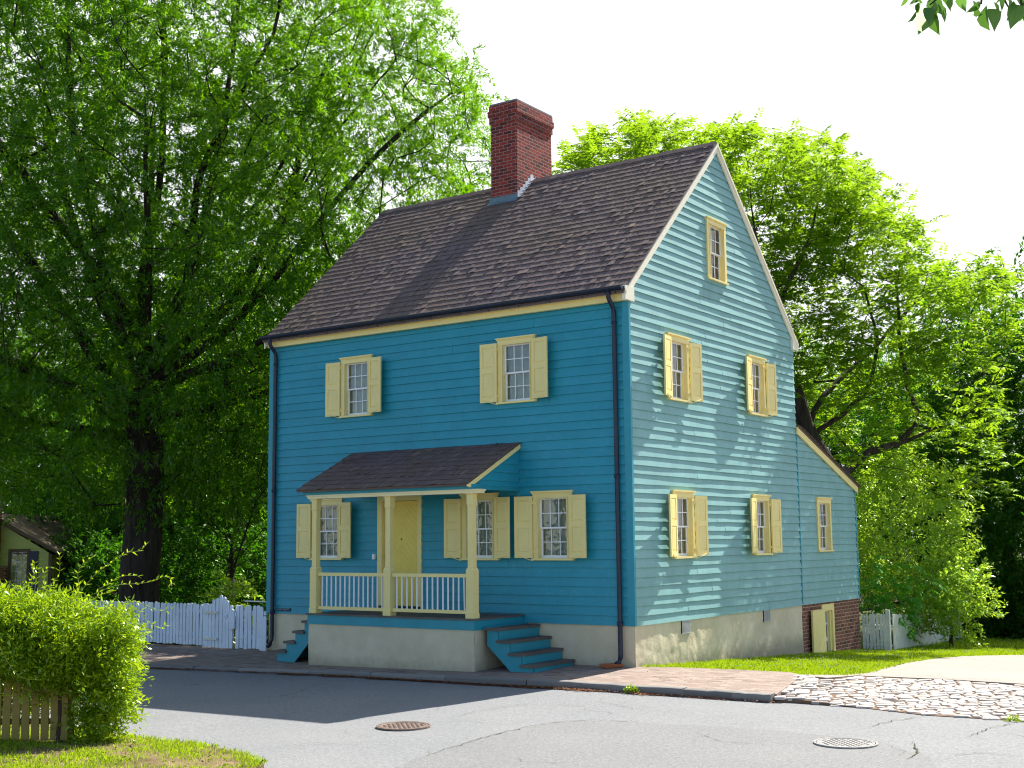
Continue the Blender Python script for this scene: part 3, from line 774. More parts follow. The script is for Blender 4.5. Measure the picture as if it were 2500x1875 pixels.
w = MB(); w.box(-.3, .0, DY+.012, 7.38, -.9, .597); w.box(-.3, .0, 7.92, AY, -.9, .597); w.box(-.3, .0, 7.38, 7.92, .54, .5965)
w.box(-LX, -.3, AY-.1, AY, -.9, .597)
hp(w.build('brick_foundation', M['brick2']))
w = MB(); w.box(7.36, 7.43, -.10, .035, -.9, .565, TS); w.box(7.90, 7.985, -.10, .035, -.9, .565, TS); w.box(7.43, 7.90, -.10, .034, .44, .565, TS)
w.box(7.82, 7.899, -.10, .0, -.9, .44, TS)
cd = hp(w.build('cellar_door_frame', M['yellow']))
w = MB()
for u in (7.43, 7.58, 7.80): w.box(u, u+.022, -.075, -.05, -.9, .44, TS)
for z in (.41, .16, -.12, -.17, -.42): w.box(7.43, 7.82, -.074, -.051, z, z+(.03 if z != -.17 else .045), TS)
w.build('sash', M['white'], cd)
g = MB(); g.add([TS(7.43, -.062, -.9), TS(7.82, -.062, -.9), TS(7.82, -.062, .44), TS(7.43, -.062, .44)], [(0, 1, 2, 3)]); g.build('pane', M['glass'], cd)
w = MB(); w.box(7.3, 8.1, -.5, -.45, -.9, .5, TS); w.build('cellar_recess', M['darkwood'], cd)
w = MB()
for i in range(4):
    u = 6.70+i*.163; w.box(u, u+.161, .060, .095, -.85, .475, TS)
w.box(6.70, 7.352, .055, .10, .4755, .487, TS)
w.build('cellar_door', M['yellow'], cd)

# porch --------------------------------------------------------------
px0, px1, pyf = -5.40, -2.0, 1.30
w = MB()
lumpy(w, TF, px0, px1, lambda u: -.25, .56, 120, 24, .0042, 8, pyf)
lumpy(w, lambda u, a, z: (px1+a, u, z), -pyf, -.0, lambda u: -.25, .56, 30, 14, .002, 9, 0)
w.box(px0, px0+.02, -pyf, 0, -.25, .56)
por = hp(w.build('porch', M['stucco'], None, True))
w = MB()
w.box(px0-.012, px1+.012, -pyf-.02, -pyf+.03, .555, .70); w.box(px1-.02, px1+.014, -pyf+.0305, -.03, .555, .70); w.box(px0-.014, px0+.02, -pyf+.0305, -.03, .555, .70)
w.build('porch_skirt', M['teal_trim'], por)
w = MB(); n = 14
for i in range(n):
    y = -pyf-.045+i*(pyf+.015)/n; w.bev(px0-.03, px1+.035, y+.0015, y+(pyf+.015)/n-.0015, .701, .726, .003)
w.build('porch_floor', M['deck'], por)
for X in (-5.325, -3.725, -2.09):
    w = MB(); y0_, y1_ = -1.30, -1.145
    def sect(h, z): return [(X-h, -1.222-h, z), (X+h, -1.222-h, z), (X+h, -1.222+h, z), (X-h, -1.222+h, z)]
    lv = [(.076, .727), (.076, .80), (.069, .805), (.069, 1.44), (.056, 1.475), (.048, 1.485), (.048, 2.40), (.057, 2.43), (.057, 2.575), (.07, 2.58), (.07, 2.596)]
    vs = []
    for h, z in lv: vs += sect(h, z)
    w.add(vs, [(i*4+k, i*4+(k+1) % 4, (i+1)*4+(k+1) % 4, (i+1)*4+k) for i in range(len(lv)-1) for k in range(4)]+[(0, 3, 2, 1), tuple(len(vs)-4+k for k in range(4))])
    w.build('porch_post', M['yellow'], por)
for (a, b, nb) in ((-5.246, -3.804, 14), (-3.646, -2.169, 14)):
    w = MB(); w.bev(a, b, -1.255, -1.19, 1.333, 1.386, .004); w.build('handrail', M['yellow'], por)
    w = MB(); w.bev(a, b, -1.255, -1.19, .79, .84, .010); w.build('bottom_rail', M['yellow'], por)
    for i in range(nb):
        xx = a+(b-a)*(i+.75)/(nb+.5); w = MB(); j = R.uniform(-.006, .006)
        if nb and i == nb-1 and b > -3: j = -.02
        w.tube([(xx-j*.5, -1.222, .838), (xx, -1.222, 1.334)], .0135, 6); w.build('baluster', M['white'], por)
w = MB()   # beam (cream) and fascia (teal)
w.box(px0-.04, px1+.085, -1.315, -1.13, 2.597, 2.648); w.box(px0-.055, px1+.10, -1.33, -1.115, 2.632, 2.6575)
w.build('porch_beam', M['beam'], por)
w = MB(); w.box(px0-.13, px1-.005, -1.345, -1.10, 2.658, 2.735); w.box(px0-.13, px1-.03, -1.099, -.0, 2.70, 2.712)
w.build('porch_fascia', M['teal_trim'], por)
pe = 1.42; pzt, pze = 3.44, 2.735; psl = (pzt-pze)/pe
w = MB()
def plim(z):     # side cheek: u is distance y (from -1.33 to 0)
    return (-(1.30 if z < 2.79 else max(.02, (pzt-.09-z)/psl)), -.02)
siding(w, lambda u, a, z: (px1-.06+a, u, z), [2.66, 2.80, 2.94, 3.08, 3.22, 3.36], plim, [], 12, .5)
w.box(px1-.09, px1-.06, -.05, -.021, 2.66, 3.38)
w.build('porch_cheek', M['teal'], por)
w = MB(); w.prism([(-pe, pze), (0, pzt), (0, pzt-.03), (-pe, pze-.03)], px0-.19, px1-.03, lambda p, q, a: (a, p, q)); w.build('porch_roof', M['shingle'], por)
w = MB(); pl = math.hypot(pe+.03, pzt-pze); pc, ps = pe/math.hypot(pe, pzt-pze), (pzt-pze)/math.hypot(pe, pzt-pze)
shingles(w, (px0-.20, -pe-.02, pze-.008), (1, 0, 0), (0, pc, ps), (0, -ps, pc), px1-px0+.185, pl, 9, pl/9, 15)
w.build('porch_shingles', M['shingle'], por)
w = MB(); w.prism([(-pe-.01, pze-.012), (-.03, pzt-.03), (-.03, pzt-.10), (-pe+.05, pze-.055), (-pe-.01, pze-.04)], px1-.029, px1-.008, lambda p, q, a: (a, p, q))
w.build('porch_rake', M['yellow'], por)
# steps
def steps(sgn, xo, name_zg):
    zt = [.585, .41, .235, .075]; run = .21
    for i, z in enumerate(zt):
        xr = xo+sgn*(i*run); w = MB()
        xa, xb = sorted((xr-sgn*.03, xr+sgn*(run+.02)))
        w.bev(xa, xb, -1.12, -.02, z-.032, z, .004) if False else w.box(xa, xb, -1.14, -.025, z-.04, z+.002)
        w.build('step_tread', M['deck'], por)
    w = MB()
    for i, z in enumerate(zt):
        xr = xo+sgn*((i+1)*run-.012); zb = (zt[i+1]-.0005) if i < 3 else name_zg
        xa, xb = sorted((xr-.009, xr+.009)); w.box(xa, xb, -1.085, -.03, zb, z-.0405)
    w.build('step_riser', M['teal_trim'], por)
    for yy in (-1.10, -.06):
        w = MB(); pts = [(xo-sgn*.012, zt[0]-.041)]
        for i, z in enumerate(zt):
            xe = xo+sgn*((i+1)*run-.022); pts.append((xe, z-.041)); pts.append((xe, (zt[i+1]-.041) if i < 3 else name_zg-.01))
        pts += [(xo+sgn*(4*run-.42), name_zg-.01), (xo-sgn*.012, .33)]
        w.prism(pts, yy, yy+.03, lambda p, q, a: (p, a, q)); w.build('step_stringer', M['teal_trim'], por)
steps(1, px1+.10, -.035); steps(-1, px0-.10, -.10)
w = MB(); w.box(px1+.0145, px1+.1, -1.10, -.04, .555, .60); w.box(px0-.1, px0-.0145, -1.10, -.04, .555, .60); w.build('step_ledger', M['teal_trim'], por)

# plaque
w = MB(); w.box(-7.445, -7.10, .021, .033, .645, .70, TF); pq = hp(w.build('name_plaque', M['plaque']))
w = MB()
for ux in (-7.43,): w.box(ux, -7.115, .0331, .0345, .692, .694, TF)
def seg7(mb, u, z, h, segs):
    t = h*.16; wd = h*.5
    d = {'a': (0, wd, h-t, h), 'g': (0, wd, h/2-t/2, h/2+t/2), 'd': (0, wd, 0, t), 'f': (0, t, h/2, h), 'b': (wd-t, wd, h/2, h), 'e': (0, t, 0, h/2), 'c': (wd-t, wd, 0, h/2)}
    for s in segs: p = d[s]; mb.box(u+p[0], u+p[1], .0332, .0348, z+p[2], z+p[3], TF)
for i, s in enumerate(('acdfg', 'acdfg', 'bcfg')): seg7(w, -7.425+i*.018, .66, .024, s)
w.prism([(-7.362, .672), (-7.352, .658), (-7.342, .672), (-7.352, .686)], .0332, .0350, lambda p, q, a: TF(p, a, q))
u = -7.31
for wd in (.010, .007, .006, .008, .006, .008, .007, .006, .010, .006, .007, .006, .008, .006, .009, .006): w.box(u, u+wd*.7, .0332, .0345, .673, .673+R.uniform(.006, .010), TF); u += wd+.0035
u = -7.25
for wd in (.006, .007, .006, .007): w.box(u, u+wd*.7, .0332, .0345, .657, .664, TF); u += wd+.003
w.build('plaque_lettering', M['letter'], pq)

# splash block (loose): terracotta tray under the downpipe
w = MB(); prof = [(-.09, .045), (-.075, .05), (-.06, .018), (.06, .018), (.075, .05), (.09, .045), (.07, 0), (-.07, 0)]
ca, sa = math.cos(2.2), math.sin(2.2)
def TP(p, q, a): return (-.245+a*math.cos(-2.3)-p*math.sin(-2.3), -.10+a*math.sin(-2.3)+p*math.cos(-2.3), q+.006+.02*(.3-a)*.3)
w.prism(prof, -.05, .26, TP)
tag(w.build('splash_block', M['terra']), 'terracotta splash tray on the brick pavement under the right downpipe', 'splash block')

# ---------------------------------------------------------------- manholes
def manhole(px, py, rad, mat, label, dz=.012, seed=0):
    x, y = hit(px, py, zroad); z = zroad(x, y)+.006
    root = empty('manhole', (x, y, z)); tag(root, label, 'manhole', 'manhole covers in the road')
    w = MB(); n = 40
    def ring(r, h): return [(r*math.cos(2*math.pi*i/n), r*math.sin(2*math.pi*i/n), h) for i in range(n)]
    rs = ring(rad, -.004)+ring(rad, dz)+ring(rad*.93, dz)+ring(rad*.92, dz-.008)
    w.add(rs, [(k*n+i, k*n+(i+1) % n, (k+1)*n+(i+1) % n, (k+1)*n+i) for k in range(3) for i in range(n)])
    w.build('frame_ring', mat, root)
    w = MB(); rs = ring(rad*.905, dz-.010)+ring(rad*.90, dz-.001)+ring(rad*.82, dz-.001)+ring(rad*.81, dz-.006)
    w.add(rs, [(k*n+i, k*n+(i+1) % n, (k+1)*n+(i+1) % n, (k+1)*n+i) for k in range(3) for i in range(n)]+[tuple(range(3*n, 4*n))])
    for i in range(-6, 7):
        for j in range(-6, 7):
            a, b = i*rad*.12, j*rad*.12
            if math.hypot(a, b) < rad*.74 and (i+j) % 2 == 0: w.box(a-rad*.045, a+rad*.045, b-rad*.03, b+rad*.03, dz-.006, dz-.001)
    w.build('cover_plate', mat, root)
    return root
manhole(985, 1774, .30, M['rust'], 'rusty pinkish manhole cover just beyond the shadow edge on the road', .010)
manhole(2065, 1817, .31, M['iron'], 'pale worn manhole cover in the sunlit road in front of the cobbles', .014)
manhole(1580, 1893, .25, M['darkiron'], 'dark manhole cover cut by the bottom edge of the photo', .010)

# ---------------------------------------------------------------- picket fences
def picket(mb, w_, h, t, zb, top='round', T=None):
    r = w_/2
    if top == 'round': prof = [(-r, 0), (r, 0), (r, h-r*.8), (r*.7, h-r*.25), (0, h), (-r*.7, h-r*.25), (-r, h-r*.8)]
    else: prof = [(-r, 0), (r, 0), (r, h), (-r, h)]
    mb.prism([(p, q+zb) for p, q in prof], 0, t, lambda p, q, a: T(p, a, q) if T else (p, a, q))
fence = empty('picket_fence', (-10.5, .0, 0)); tag(fence, 'white picket fence in shade running left from the house', 'fence')
gate = empty('picket_gate', (-9.0, .0, 0)); tag(gate, 'arched white picket gate standing in the picket fence', 'gate')
def fpick(parent, X, h, zb, yj=0, lean=0, wid=.070):
    w = MB(); c_, s_ = math.cos(lean), math.sin(lean)
    picket(w, wid, h, .02, 0, 'round', lambda p, a, q: (X-parent.location.x+p*c_-q*s_, -.05-a+yj, zb+q*c_+p*s_))
    w.build('picket', M['picket'], parent)
X = -14.6; k = 0
while X < -9.32:
    fpick(fence, X, .78+R.uniform(-.008, .008), -.04+R.uniform(-.012, .012), R.uniform(-.004, .004), R.gauss(0, .008)); X += .0955
gx = [-9.28+i*.096 for i in range(8)]
gh = [.80, .79, .875, .90, .96, .925, .86, .78]
for i, (X, h) in enumerate(zip(gx, gh)): fpick(gate, X, h+.02, -.07, R.uniform(-.004, .006), R.gauss(0, .01), .078)
for z in (.07, .56):
    w = MB(); w.box(-9.34+9, -8.96+9, -.105, -.072, z, z+.045); w.build('strap_hinge', M['oldpicket'], gate)
w = MB(); w.box(-9.3+9, -8.6+9, -.028, .01, .12, .19); w.box(-9.3+9, -8.6+9, -.028, .01, .55, .62); w.build('gate_rail', M['picket'], gate)
w = MB(); w.box(-8.78+9, -8.70+9, -.10, -.075, .50, .55); w.tube([(-8.66+9, -.09, .62), (-8.64+9, -.095, .50), (-8.62+9, -.09, .40)], .012, 6); w.build('gate_latch', M['picket'], gate)
w = MB(); picket(w, .13, .36, .03, .30, 'round', lambda p, a, q: (-8.53+9+p, -.10-a, q)); w.build('latch_post_block', M['picket'], gate)
X = -8.44
while X < -7.86:
    fpick(fence, X, .78+R.uniform(-.01, .01), -.05+R.uniform(-.02, .02)-.01*(X+8.4), R.uniform(-.004, .004), R.gauss(0, .012), .085); X += .112
fpick(fence, -7.80, .80, -.08, 0, .01, .085); fpick(fence, -7.70, .64, -.09, -.02, -.005, .085)
for z in (.12, .56):
    w = MB(); w.box(-14.6+10.5, -9.35+10.5, -.049, -.01, z, z+.07); w.box(-8.5+10.5, -7.7+10.5, -.049, -.01, z, z+.07); w.build('fence_rail', M['picket'], fence)
for X in (-14.2, -11.8, -9.42, -8.5):
    w = MB(); w.box(X+10.5-.05, X+10.5+.05, -.0095, .09, -.5, .72); w.build('fence_post', M['picket'], fence)
w = MB(); w.box(-8.3+10.5, -7.72+10.5, -.03, .05, .795, .815); w.build('cap_board', M['oldpicket'], fence)

# side fence behind the addition
f2 = empty('board_fence', (.4, 9.7, -.5)); tag(f2, 'weathered grey board fence half hidden by the bush behind the house', 'fence')
def seg_fence(a, b, h0, h1, za, zb, root, wid=.07):
    a, b = V(a, float), V(b, float); L = np.linalg.norm(b-a); d = (b-a)/L; nrm = V([d[1], -d[0]]); u = wid/2
    while u < L:
        t = u/L; p = a+d*u; w = MB(); h = h0+(h1-h0)*t+R.uniform(-.012, .012); z = za+(zb-za)*t; ln = R.gauss(0, .008)
        picket(w, wid*.80, h, .02, 0, 'round', lambda q, s, zz: (p[0]+d[0]*(q+ln*zz)+nrm[0]*s-root.location.x, p[1]+d[1]*(q+ln*zz)+nrm[1]*s-root.location.y, z+zz-root.location.z))
        w.build('picket', M['oldpicket'], root); u += wid
    for zr in (.15, .55):
        w = MB(); A3 = [a[0], a[1]]; q = nrm*-.03
        w.tube([(a[0]+q[0]-root.location.x, a[1]+q[1]-root.location.y, za+zr-root.location.z), (b[0]+q[0]-root.location.x, b[1]+q[1]-root.location.y, zb+zr-root.location.z)], .028, 4)
        w.build('fence_rail', M['oldpicket'], root)
seg_fence((.03, 9.56), (.50, 9.66), .80, .80, -.52, -.52, f2)
seg_fence((.56, 9.9), (-.85, 20.), .80, .80, -.54, -1.14, f2, .12)
w = MB(); w.bev(.50-.4, .58-.4, 9.66-9.7, 9.74-9.7, -.05, .86, .004); w.build('fence_post', M['oldpicket'], f2)

# ---------------------------------------------------------------- vegetation engine
def leaves(name, P, D, Nn, L, W, mat, parent=None):
    P = np.asarray(P, float); n = len(P); D = unit(D); S = unit(np.cross(D, Nn)); Nn = np.cross(S, D)
    L = np.broadcast_to(np.asarray(L, float), (n,))[:, None]; W = np.broadcast_to(np.asarray(W, float), (n,))[:, None]
    v0 = P; v1 = P+D*L*.42+S*W*.5+Nn*W*.12; v2 = P+D*L-Nn*L*.12; v3 = P+D*L*.42-S*W*.5+Nn*W*.12
    co = np.stack([v0, v1, v2, v3], 1).reshape(-1, 3)
    return fastmesh(name, co, np.arange(4*n, dtype=np.int32), 4, mat, parent)
def ell_points(c, rad, n, shell=.0, rg=rng):
    out = []
    while len(out) < n:
        p = rg.uniform(-1, 1, (n*3, 3)); r = np.linalg.norm(p, axis=1); p = p[(r < 1) & (r > shell)]; out += list(p)
    return V(c)+V(out[:n])*V(rad)
def thin(P, dmin):
    P = V(P); K = np.empty_like(P); n = 0
    for p in P:
        if n == 0 or ((K[:n]-p)**2).sum(1).min() > dmin*dmin: K[n] = p; n += 1
    return K[:n].copy()
def tree(name, base, limbs, targets, leaf_fn, bark_m, leaf_m, label, cat='tree', group=None, rtip=.010, rbase=.4, expn=2.35, kind=None, seed=1, seglen=.55):
    """limbs: list of point lists (first is the trunk, others start on earlier ones). targets: cluster centres."""
    rg = np.random.default_rng(seed)
    pos = [V(base, float)]; par = [-1]; hold = [0]
    def nearest(p, w=0.):
        A = np.asarray(pos); d = np.linalg.norm(A-p, axis=1)+w*np.maximum(0, A[:, 2]-p[2]+.5); return int(np.argmin(d))
    def grow(i, tgt, bend=.4, wob=.10):
        p0 = pos[i]; d = np.linalg.norm(tgt-p0)
        if d < .15: return
        pd = pos[i]-pos[par[i]] if par[i] >= 0 else V([0, 0, 1.]); pd = pd/(np.linalg.norm(pd)+1e-9)
        c1 = p0+pd*d*bend; n = max(1, int(round(d/seglen))); cur = i
        for k in range(1, n+1):
            t = k/n; q = (1-t)**2*p0+2*t*(1-t)*c1+t*t*tgt
            if k < n: q = q+rg.normal(0, wob*seglen, 3)*.6
            pos.append(q); par.append(cur); hold.append(0); cur = len(pos)-1
    for pl in limbs:
        pl = [V(p, float) for p in pl]; i = nearest(pl[0])
        for q in pl[1:]:
            before = len(pos); grow(i, q, .25, .06)
            if len(pos) > before: i = len(pos)-1
    T_ = np.asarray(targets); b = V(base, float)
    A0 = np.asarray(pos)
    dd = np.min(np.linalg.norm(T_[:, None]-A0[None], axis=2), axis=1)
    for j in np.argsort(dd):
        i = nearest(T_[j], .35)
        if i == 0: i = nearest(T_[j], 0)
        grow(i, T_[j], .38)
    Pn = np.asarray(pos); pr = np.asarray(par); n = len(Pn)
    acc = np.zeros(n)
    for i in range(n-1, 0, -1):
        if acc[i] == 0: acc[i] = rtip**expn
        acc[pr[i]] += acc[i]
    rad = acc**(1/expn); sc = rbase/rad[0]; rad = np.where(rad > rtip*2, rtip*2+(rad-rtip*2)*(rbase-rtip*2)/(rad[0]-rtip*2), rad)
    tan = np.zeros((n, 3)); kids = [[] for _ in range(n)]
    for i in range(1, n): kids[pr[i]].append(i)
    for i in range(n):
        t = Pn[i]-Pn[pr[i]] if i else V([0, 0, 1.])
        if kids[i]:
            kbig = max(kids[i], key=lambda q: rad[q]); t = t/(np.linalg.norm(t)+1e-9)+unit(Pn[kbig]-Pn[i])
        tan[i] = t
    tan = unit(tan); ref = np.where(np.abs(tan[:, 2:3]) < .95, V([[0, 0, 1.]]), V([[1., 0, 0]])) if False else np.tile(V([.31, .17, .05]), (n, 1))
    a = unit(np.cross(tan, ref)); bb = np.cross(tan, a)
    co = []; fi = []; cnt = 0
    for (lo, hi, seg) in ((0, .02, 3), (.02, .07, 5), (.07, 9, 10)):
        idx = [i for i in range(1, n) if lo <= rad[i] < hi]
        if not idx: continue
        idx = V(idx); p = pr[idx]; ang = np.arange(seg)*2*math.pi/seg
        ra = np.minimum(rad[p], rad[idx]*1.35)
        flare = 1+.35*np.exp(-(Pn[p][:, 2]-b[2])/.5)*(ra > rbase*.6)
        ra = ra*flare
        c_, s_ = np.cos(ang)[None, :, None], np.sin(ang)[None, :, None]
        R0 = Pn[p][:, None]+ra[:, None, None]*(c_*a[p][:, None]+s_*bb[p][:, None])
        R1 = Pn[idx][:, None]+rad[idx][:, None, None]*(c_*a[idx][:, None]+s_*bb[idx][:, None])
        m = len(idx); allv = np.concatenate([R0, R1], 1).reshape(-1, 3); co.append(allv)
        k = np.arange(seg); q = np.stack([k, (k+1) % seg, seg+(k+1) % seg, seg+k], 1)
        f = (np.arange(m)*2*seg)[:, None, None]+q[None]+cnt; fi.append(f.reshape(-1)); cnt += len(allv)
    root = empty(name, tuple(b)); off = b
    if label: tag(root, label, cat, group)
    if kind: root['kind'] = kind
    fastmesh('trunk', np.concatenate(co)-off, np.concatenate(fi), 4, bark_m, root, True)
    P, D, Nn, L, W = leaf_fn(T_, b, rg)
    leaves('crown', P-off, D, Nn, L, W, leaf_m, root)
    return root
def sprays(ntw=10, nlf=18, tl=.75, L=.13, W=.04, droop=.35, outb=.5, spread=.25):
    def fn(T_, b, rg):
        m = len(T_); c = T_.mean(0)
        out = unit(T_-V([c[0], c[1], c[2]-3]))
        d = unit(rg.normal(0, 1, (m, ntw, 3))*V([1, 1, .75])+out[:, None]*outb)
        l = tl*rg.uniform(.6, 1.2, (m, ntw, 1))
        st = T_[:, None]+rg.normal(0, spread, (m, ntw, 3))
        s = rg.uniform(.1, 1, (m, ntw, nlf, 1))
        P = st[:, :, None]+d[:, :, None]*l[:, :, None]*s; P[..., 2] -= (droop*(s[..., 0]**2)*l[:, :, None, 0])
        P += rg.normal(0, .03, P.shape)
        tw = d[:, :, None]-V([0, 0, 1.])*droop*1.6*s
        LD = unit(tw)+rg.normal(0, .55, P.shape)
        Nn = rg.normal(0, .55, P.shape)+V([0, 0, 1.])
        P = P.reshape(-1, 3); return P, LD.reshape(-1, 3), Nn.reshape(-1, 3), L*rg.uniform(.7, 1.25, len(P)), W*rg.uniform(.7, 1.25, len(P))
    return fn
def compound(nr=9, nl=13, rl=.42, L=.13, W=.045, droop=.5, up=.25):
    def fn(T_, b, rg):
        m = len(T_)
        az = rg.uniform(0, 2*math.pi, (m, nr)); el = rg.uniform(-.25, 1.0, (m, nr))
        d = np.stack([np.cos(az)*np.cos(el), np.sin(az)*np.cos(el), np.sin(el)+up*.3], -1); l = rl*rg.uniform(.7, 1.25, (m, nr, 1))
        st = T_[:, None]+rg.normal(0, .16, (m, nr, 3))
        s = np.linspace(.2, 1, nl)[None, None, :, None]
        P = st[:, :, None]+d[:, :, None]*l[:, :, None]*s; P[..., 2] -= droop*s[..., 0]**2*l[:, :, None, 0]
        side = unit(np.cross(d, V([0, 0, 1.])))
        sg = np.where(np.arange(nl) % 2 == 0, 1, -1)[None, None, :, None]
        tang = unit(d[:, :, None]-V([0, 0, 1.])*2*droop*s)
        LD = side[:, :, None]*sg*.9+tang*.55-V([0, 0, .25])+rg.normal(0, .12, P.shape)
        LD[:, :, -1] = tang[:, :, -1]
        Nn = np.cross(np.broadcast_to(side[:, :, None], P.shape), tang)*-1+rg.normal(0, .25, P.shape)
        Nn = np.where(Nn[..., 2:3] < 0, -Nn, Nn)
        P = P.reshape(-1, 3); return P, LD.reshape(-1, 3), Nn.reshape(-1, 3), L*rg.uniform(.8, 1.2, len(P)), W*rg.uniform(.8, 1.2, len(P))
    return fn
def frame_pt(o, a, z, d):    # a metres to the right, z height, d metres away, about point o
    return V([o[0]+_r[0]*a+math.cos(YAW)*d, o[1]+_r[1]*a+math.sin(YAW)*d, z])

# the big willow oak at the left
OB = spot(340, 1470, 28.5); OB[2] = -.6
rg1 = np.random.default_rng(21)
P1 = lambda a, z, d: frame_pt(OB, a, z, d)
limbs = [[OB, P1(0, 1.5, 0), P1(.05, 3.4, 0), P1(0, 5.2, 0), P1(-.1, 7.5, .2), P1(.1, 10.5, .4), P1(0, 15, .6), P1(.2, 18, 1)],
 [P1(0, 5, 0), P1(-1.0, 7.2, .5), P1(-2.2, 10, .8), P1(-3.2, 14, 1.0)],
 [P1(0, 4.4, 0), P1(-1.8, 5.6, -.8), P1(-4.2, 6.6, -1.5), P1(-6.5, 7.6, -2)],
 [P1(0, 6, 0), P1(-1.6, 9, -1), P1(-3.8, 12, -1.6), P1(-5.5, 15, -2)],
 [P1(0, 5.6, 0), P1(.9, 7.6, -.4), P1(1.7, 10.5, -.8), P1(2.3, 14.5, -1.2), P1(2.6, 17, -1)],
 [P1(0, 5.2, 0), P1(1.4, 7.2, .6), P1(3.0, 10, 1.2), P1(4.6, 13.6, 1.5), P1(5.4, 15.5, 1.5)],
 [P1(0, 4.8, 0), P1(1.8, 6.6, -.5), P1(3.8, 8.8, -.8), P1(5.8, 11.2, -.6), P1(7.2, 12.6, 0)],
 [P1(0, 5.0, 0), P1(2.0, 6.2, .8), P1(4.0, 7.6, 1.8), P1(6.0, 9.2, 2.2), P1(7.6, 10.6, 2.2)],
 [P1(0, 4.2, 0), P1(1.5, 5.1, .5), P1(3.0, 5.6, 1.0), P1(4.6, 5.9, 1.5)],
 [P1(.9, 7.6, -.4), P1(1.5, 9.6, -1.6), P1(3.2, 12.8, -2.4), P1(3.8, 15, -2.8)],
 [P1(3.0, 10, 1.2), P1(3.2, 12, 2), P1(3.0, 15, 2.5)],
 [P1(0, 5.5, 0), P1(.5, 7.5, .6), P1(1.2, 10.5, 1.2), P1(1.5, 14, 1.6), P1(1.4, 16.5, 1.8)], [P1(0, 5.0, 0), P1(-.6, 7.6, -.8), P1(-1.3, 11, -1.4), P1(-1.6, 15, -1.6)],
 [P1(0, 4.7, 0), P1(2.2, 6.0, -1.2), P1(4.6, 7.4, -1.6), P1(5.6, 8.2, -1.6)], [P1(1.8, 6.6, -.5), P1(3.2, 9.6, .2), P1(5.4, 13.2, .6), P1(6.2, 14.4, .6)], [P1(.9, 7.6, -.4), P1(2.4, 10.0, .5), P1(4.2, 13.8, .4)],
 [P1(0, 4.6, 0), P1(-1.6, 6.8, .2), P1(-3.6, 9.4, .4), P1(-5.6, 11.6, .4)],
 [P1(0, 6.2, 0), P1(-.6, 9, 1.8), P1(-1, 13, 3.5)], [P1(0, 5.4, 0), P1(.6, 8, -2), P1(1.0, 11.5, -4)], [P1(0, 4.0, 0), P1(-1.5, 4.6, 1.5), P1(-4, 5.0, 2.5)]]
T1 = ell_points((0, 0, 0), (1, 1, 1), 5200, .2, rg1)
q = []
for p in T1:
    a, d, z = p[0]*8.6-.3, p[1]*5.6, 10.6+p[2]*8.0
    if z < 10.6: a *= 1.0
    q.append(P1(a, z, d+.6))
T1 = V(q)
def okc(p):     # keep the crown clear of the house and of the lit road, and behind the roof
    x, y, z = p
    if x > -8.2 and y < 4.6: return False
    if x > -8.6 and z < zroof(min(max(y, 0), 6.4))+.7 and y < 7.2: return False
    return True
def gap(p):      # clumps and sky holes
    a = (p-OB)@np.append(_r[:2], 0); z = p[2]; d = (p-OB)@V([math.cos(YAW), math.sin(YAW), 0])
    return math.sin(a*1.15+1.7*math.sin(z*.8+d*.5))*math.cos(z*1.05+1.3*math.sin(a*.9-d*.6)) > -.72+.30*min(1, max(0, (z-9)/5))-.5*(z < 6)
T1 = V([p for p in T1 if okc(p) and gap(p)])
T1 = thin(T1, .60)
tree('willow_oak', OB, limbs, T1, sprays(12, 30, .64, .115, .034, .34, .6, .17), M['bark'], M['oakleaf'], 'huge spreading willow oak with thick dark trunk behind the white picket fence', rbase=.44, rtip=.013, seed=5)

# the walnut-like tree behind the addition
WB = V([-1.6, 12.6, -.8])
D2 = 29.5
S = lambda px, py, D=D2: spot(px, py, D)
limbs2 = [[WB, WB+V([.1, -.1, 2.2]), S(2035, 1190), S(1985, 1080), S(1940, 950), S(1900, 780), S(1850, 600), S(1830, 420)],
 [S(2035, 1190), S(2090, 1128), S(2190, 1085), S(2240, 1065), S(2305, 1035), S(2365, 1010), S(2420, 940), S(2460, 870)],
 [S(2305, 1035), S(2312, 1005), S(2345, 945), S(2400, 922)], [S(2190, 1085), S(2235, 1040), S(2240, 1005), S(2215, 940), S(2200, 850), S(2190, 700)],
 [S(2240, 1065), S(2290, 1110), S(2320, 1150), S(2370, 1185, 28.5)], [S(1985, 1080), S(2060, 1010), S(2110, 960), S(2140, 860), S(2110, 700, 28.5)],
 [S(1940, 950), S(1850, 860), S(1760, 700), S(1660, 520), S(1600, 400)], [S(1940, 950, 30), S(1850, 760, 31), S(1700, 520, 32), S(1560, 360, 32), S(1430, 330, 32)],
 [S(1900, 780), S(1960, 620), S(2000, 480), S(2010, 400)], [S(1985, 1080), S(2100, 880, 31), S(2250, 720, 32), S(2330, 700, 32)], [S(1850, 860), S(1700, 680, 31), S(1520, 450, 31), S(1520, 330, 31)]]
rg2 = np.random.default_rng(8)
outl = [(1345, 520), (1360, 400), (1400, 310), (1440, 300), (1470, 380), (1500, 290), (1530, 250), (1570, 290), (1600, 360), (1650, 300), (1690, 300), (1740, 310), (1800, 290), (1830, 285), (1900, 320), (1960, 320), (2030, 310), (2060, 330), (2060, 370), (2120, 390), (2130, 420), (2200, 460), (2190, 520), (2235, 530), (2240, 560), (2215, 620), (2290, 640), (2330, 660), (2400, 700), (2440, 640), (2500, 720), (2500, 1280), (2400, 1260), (2250, 1250), (2100, 1180), (2080, 1160), (1900, 1000), (1700, 700), (1500, 540)]
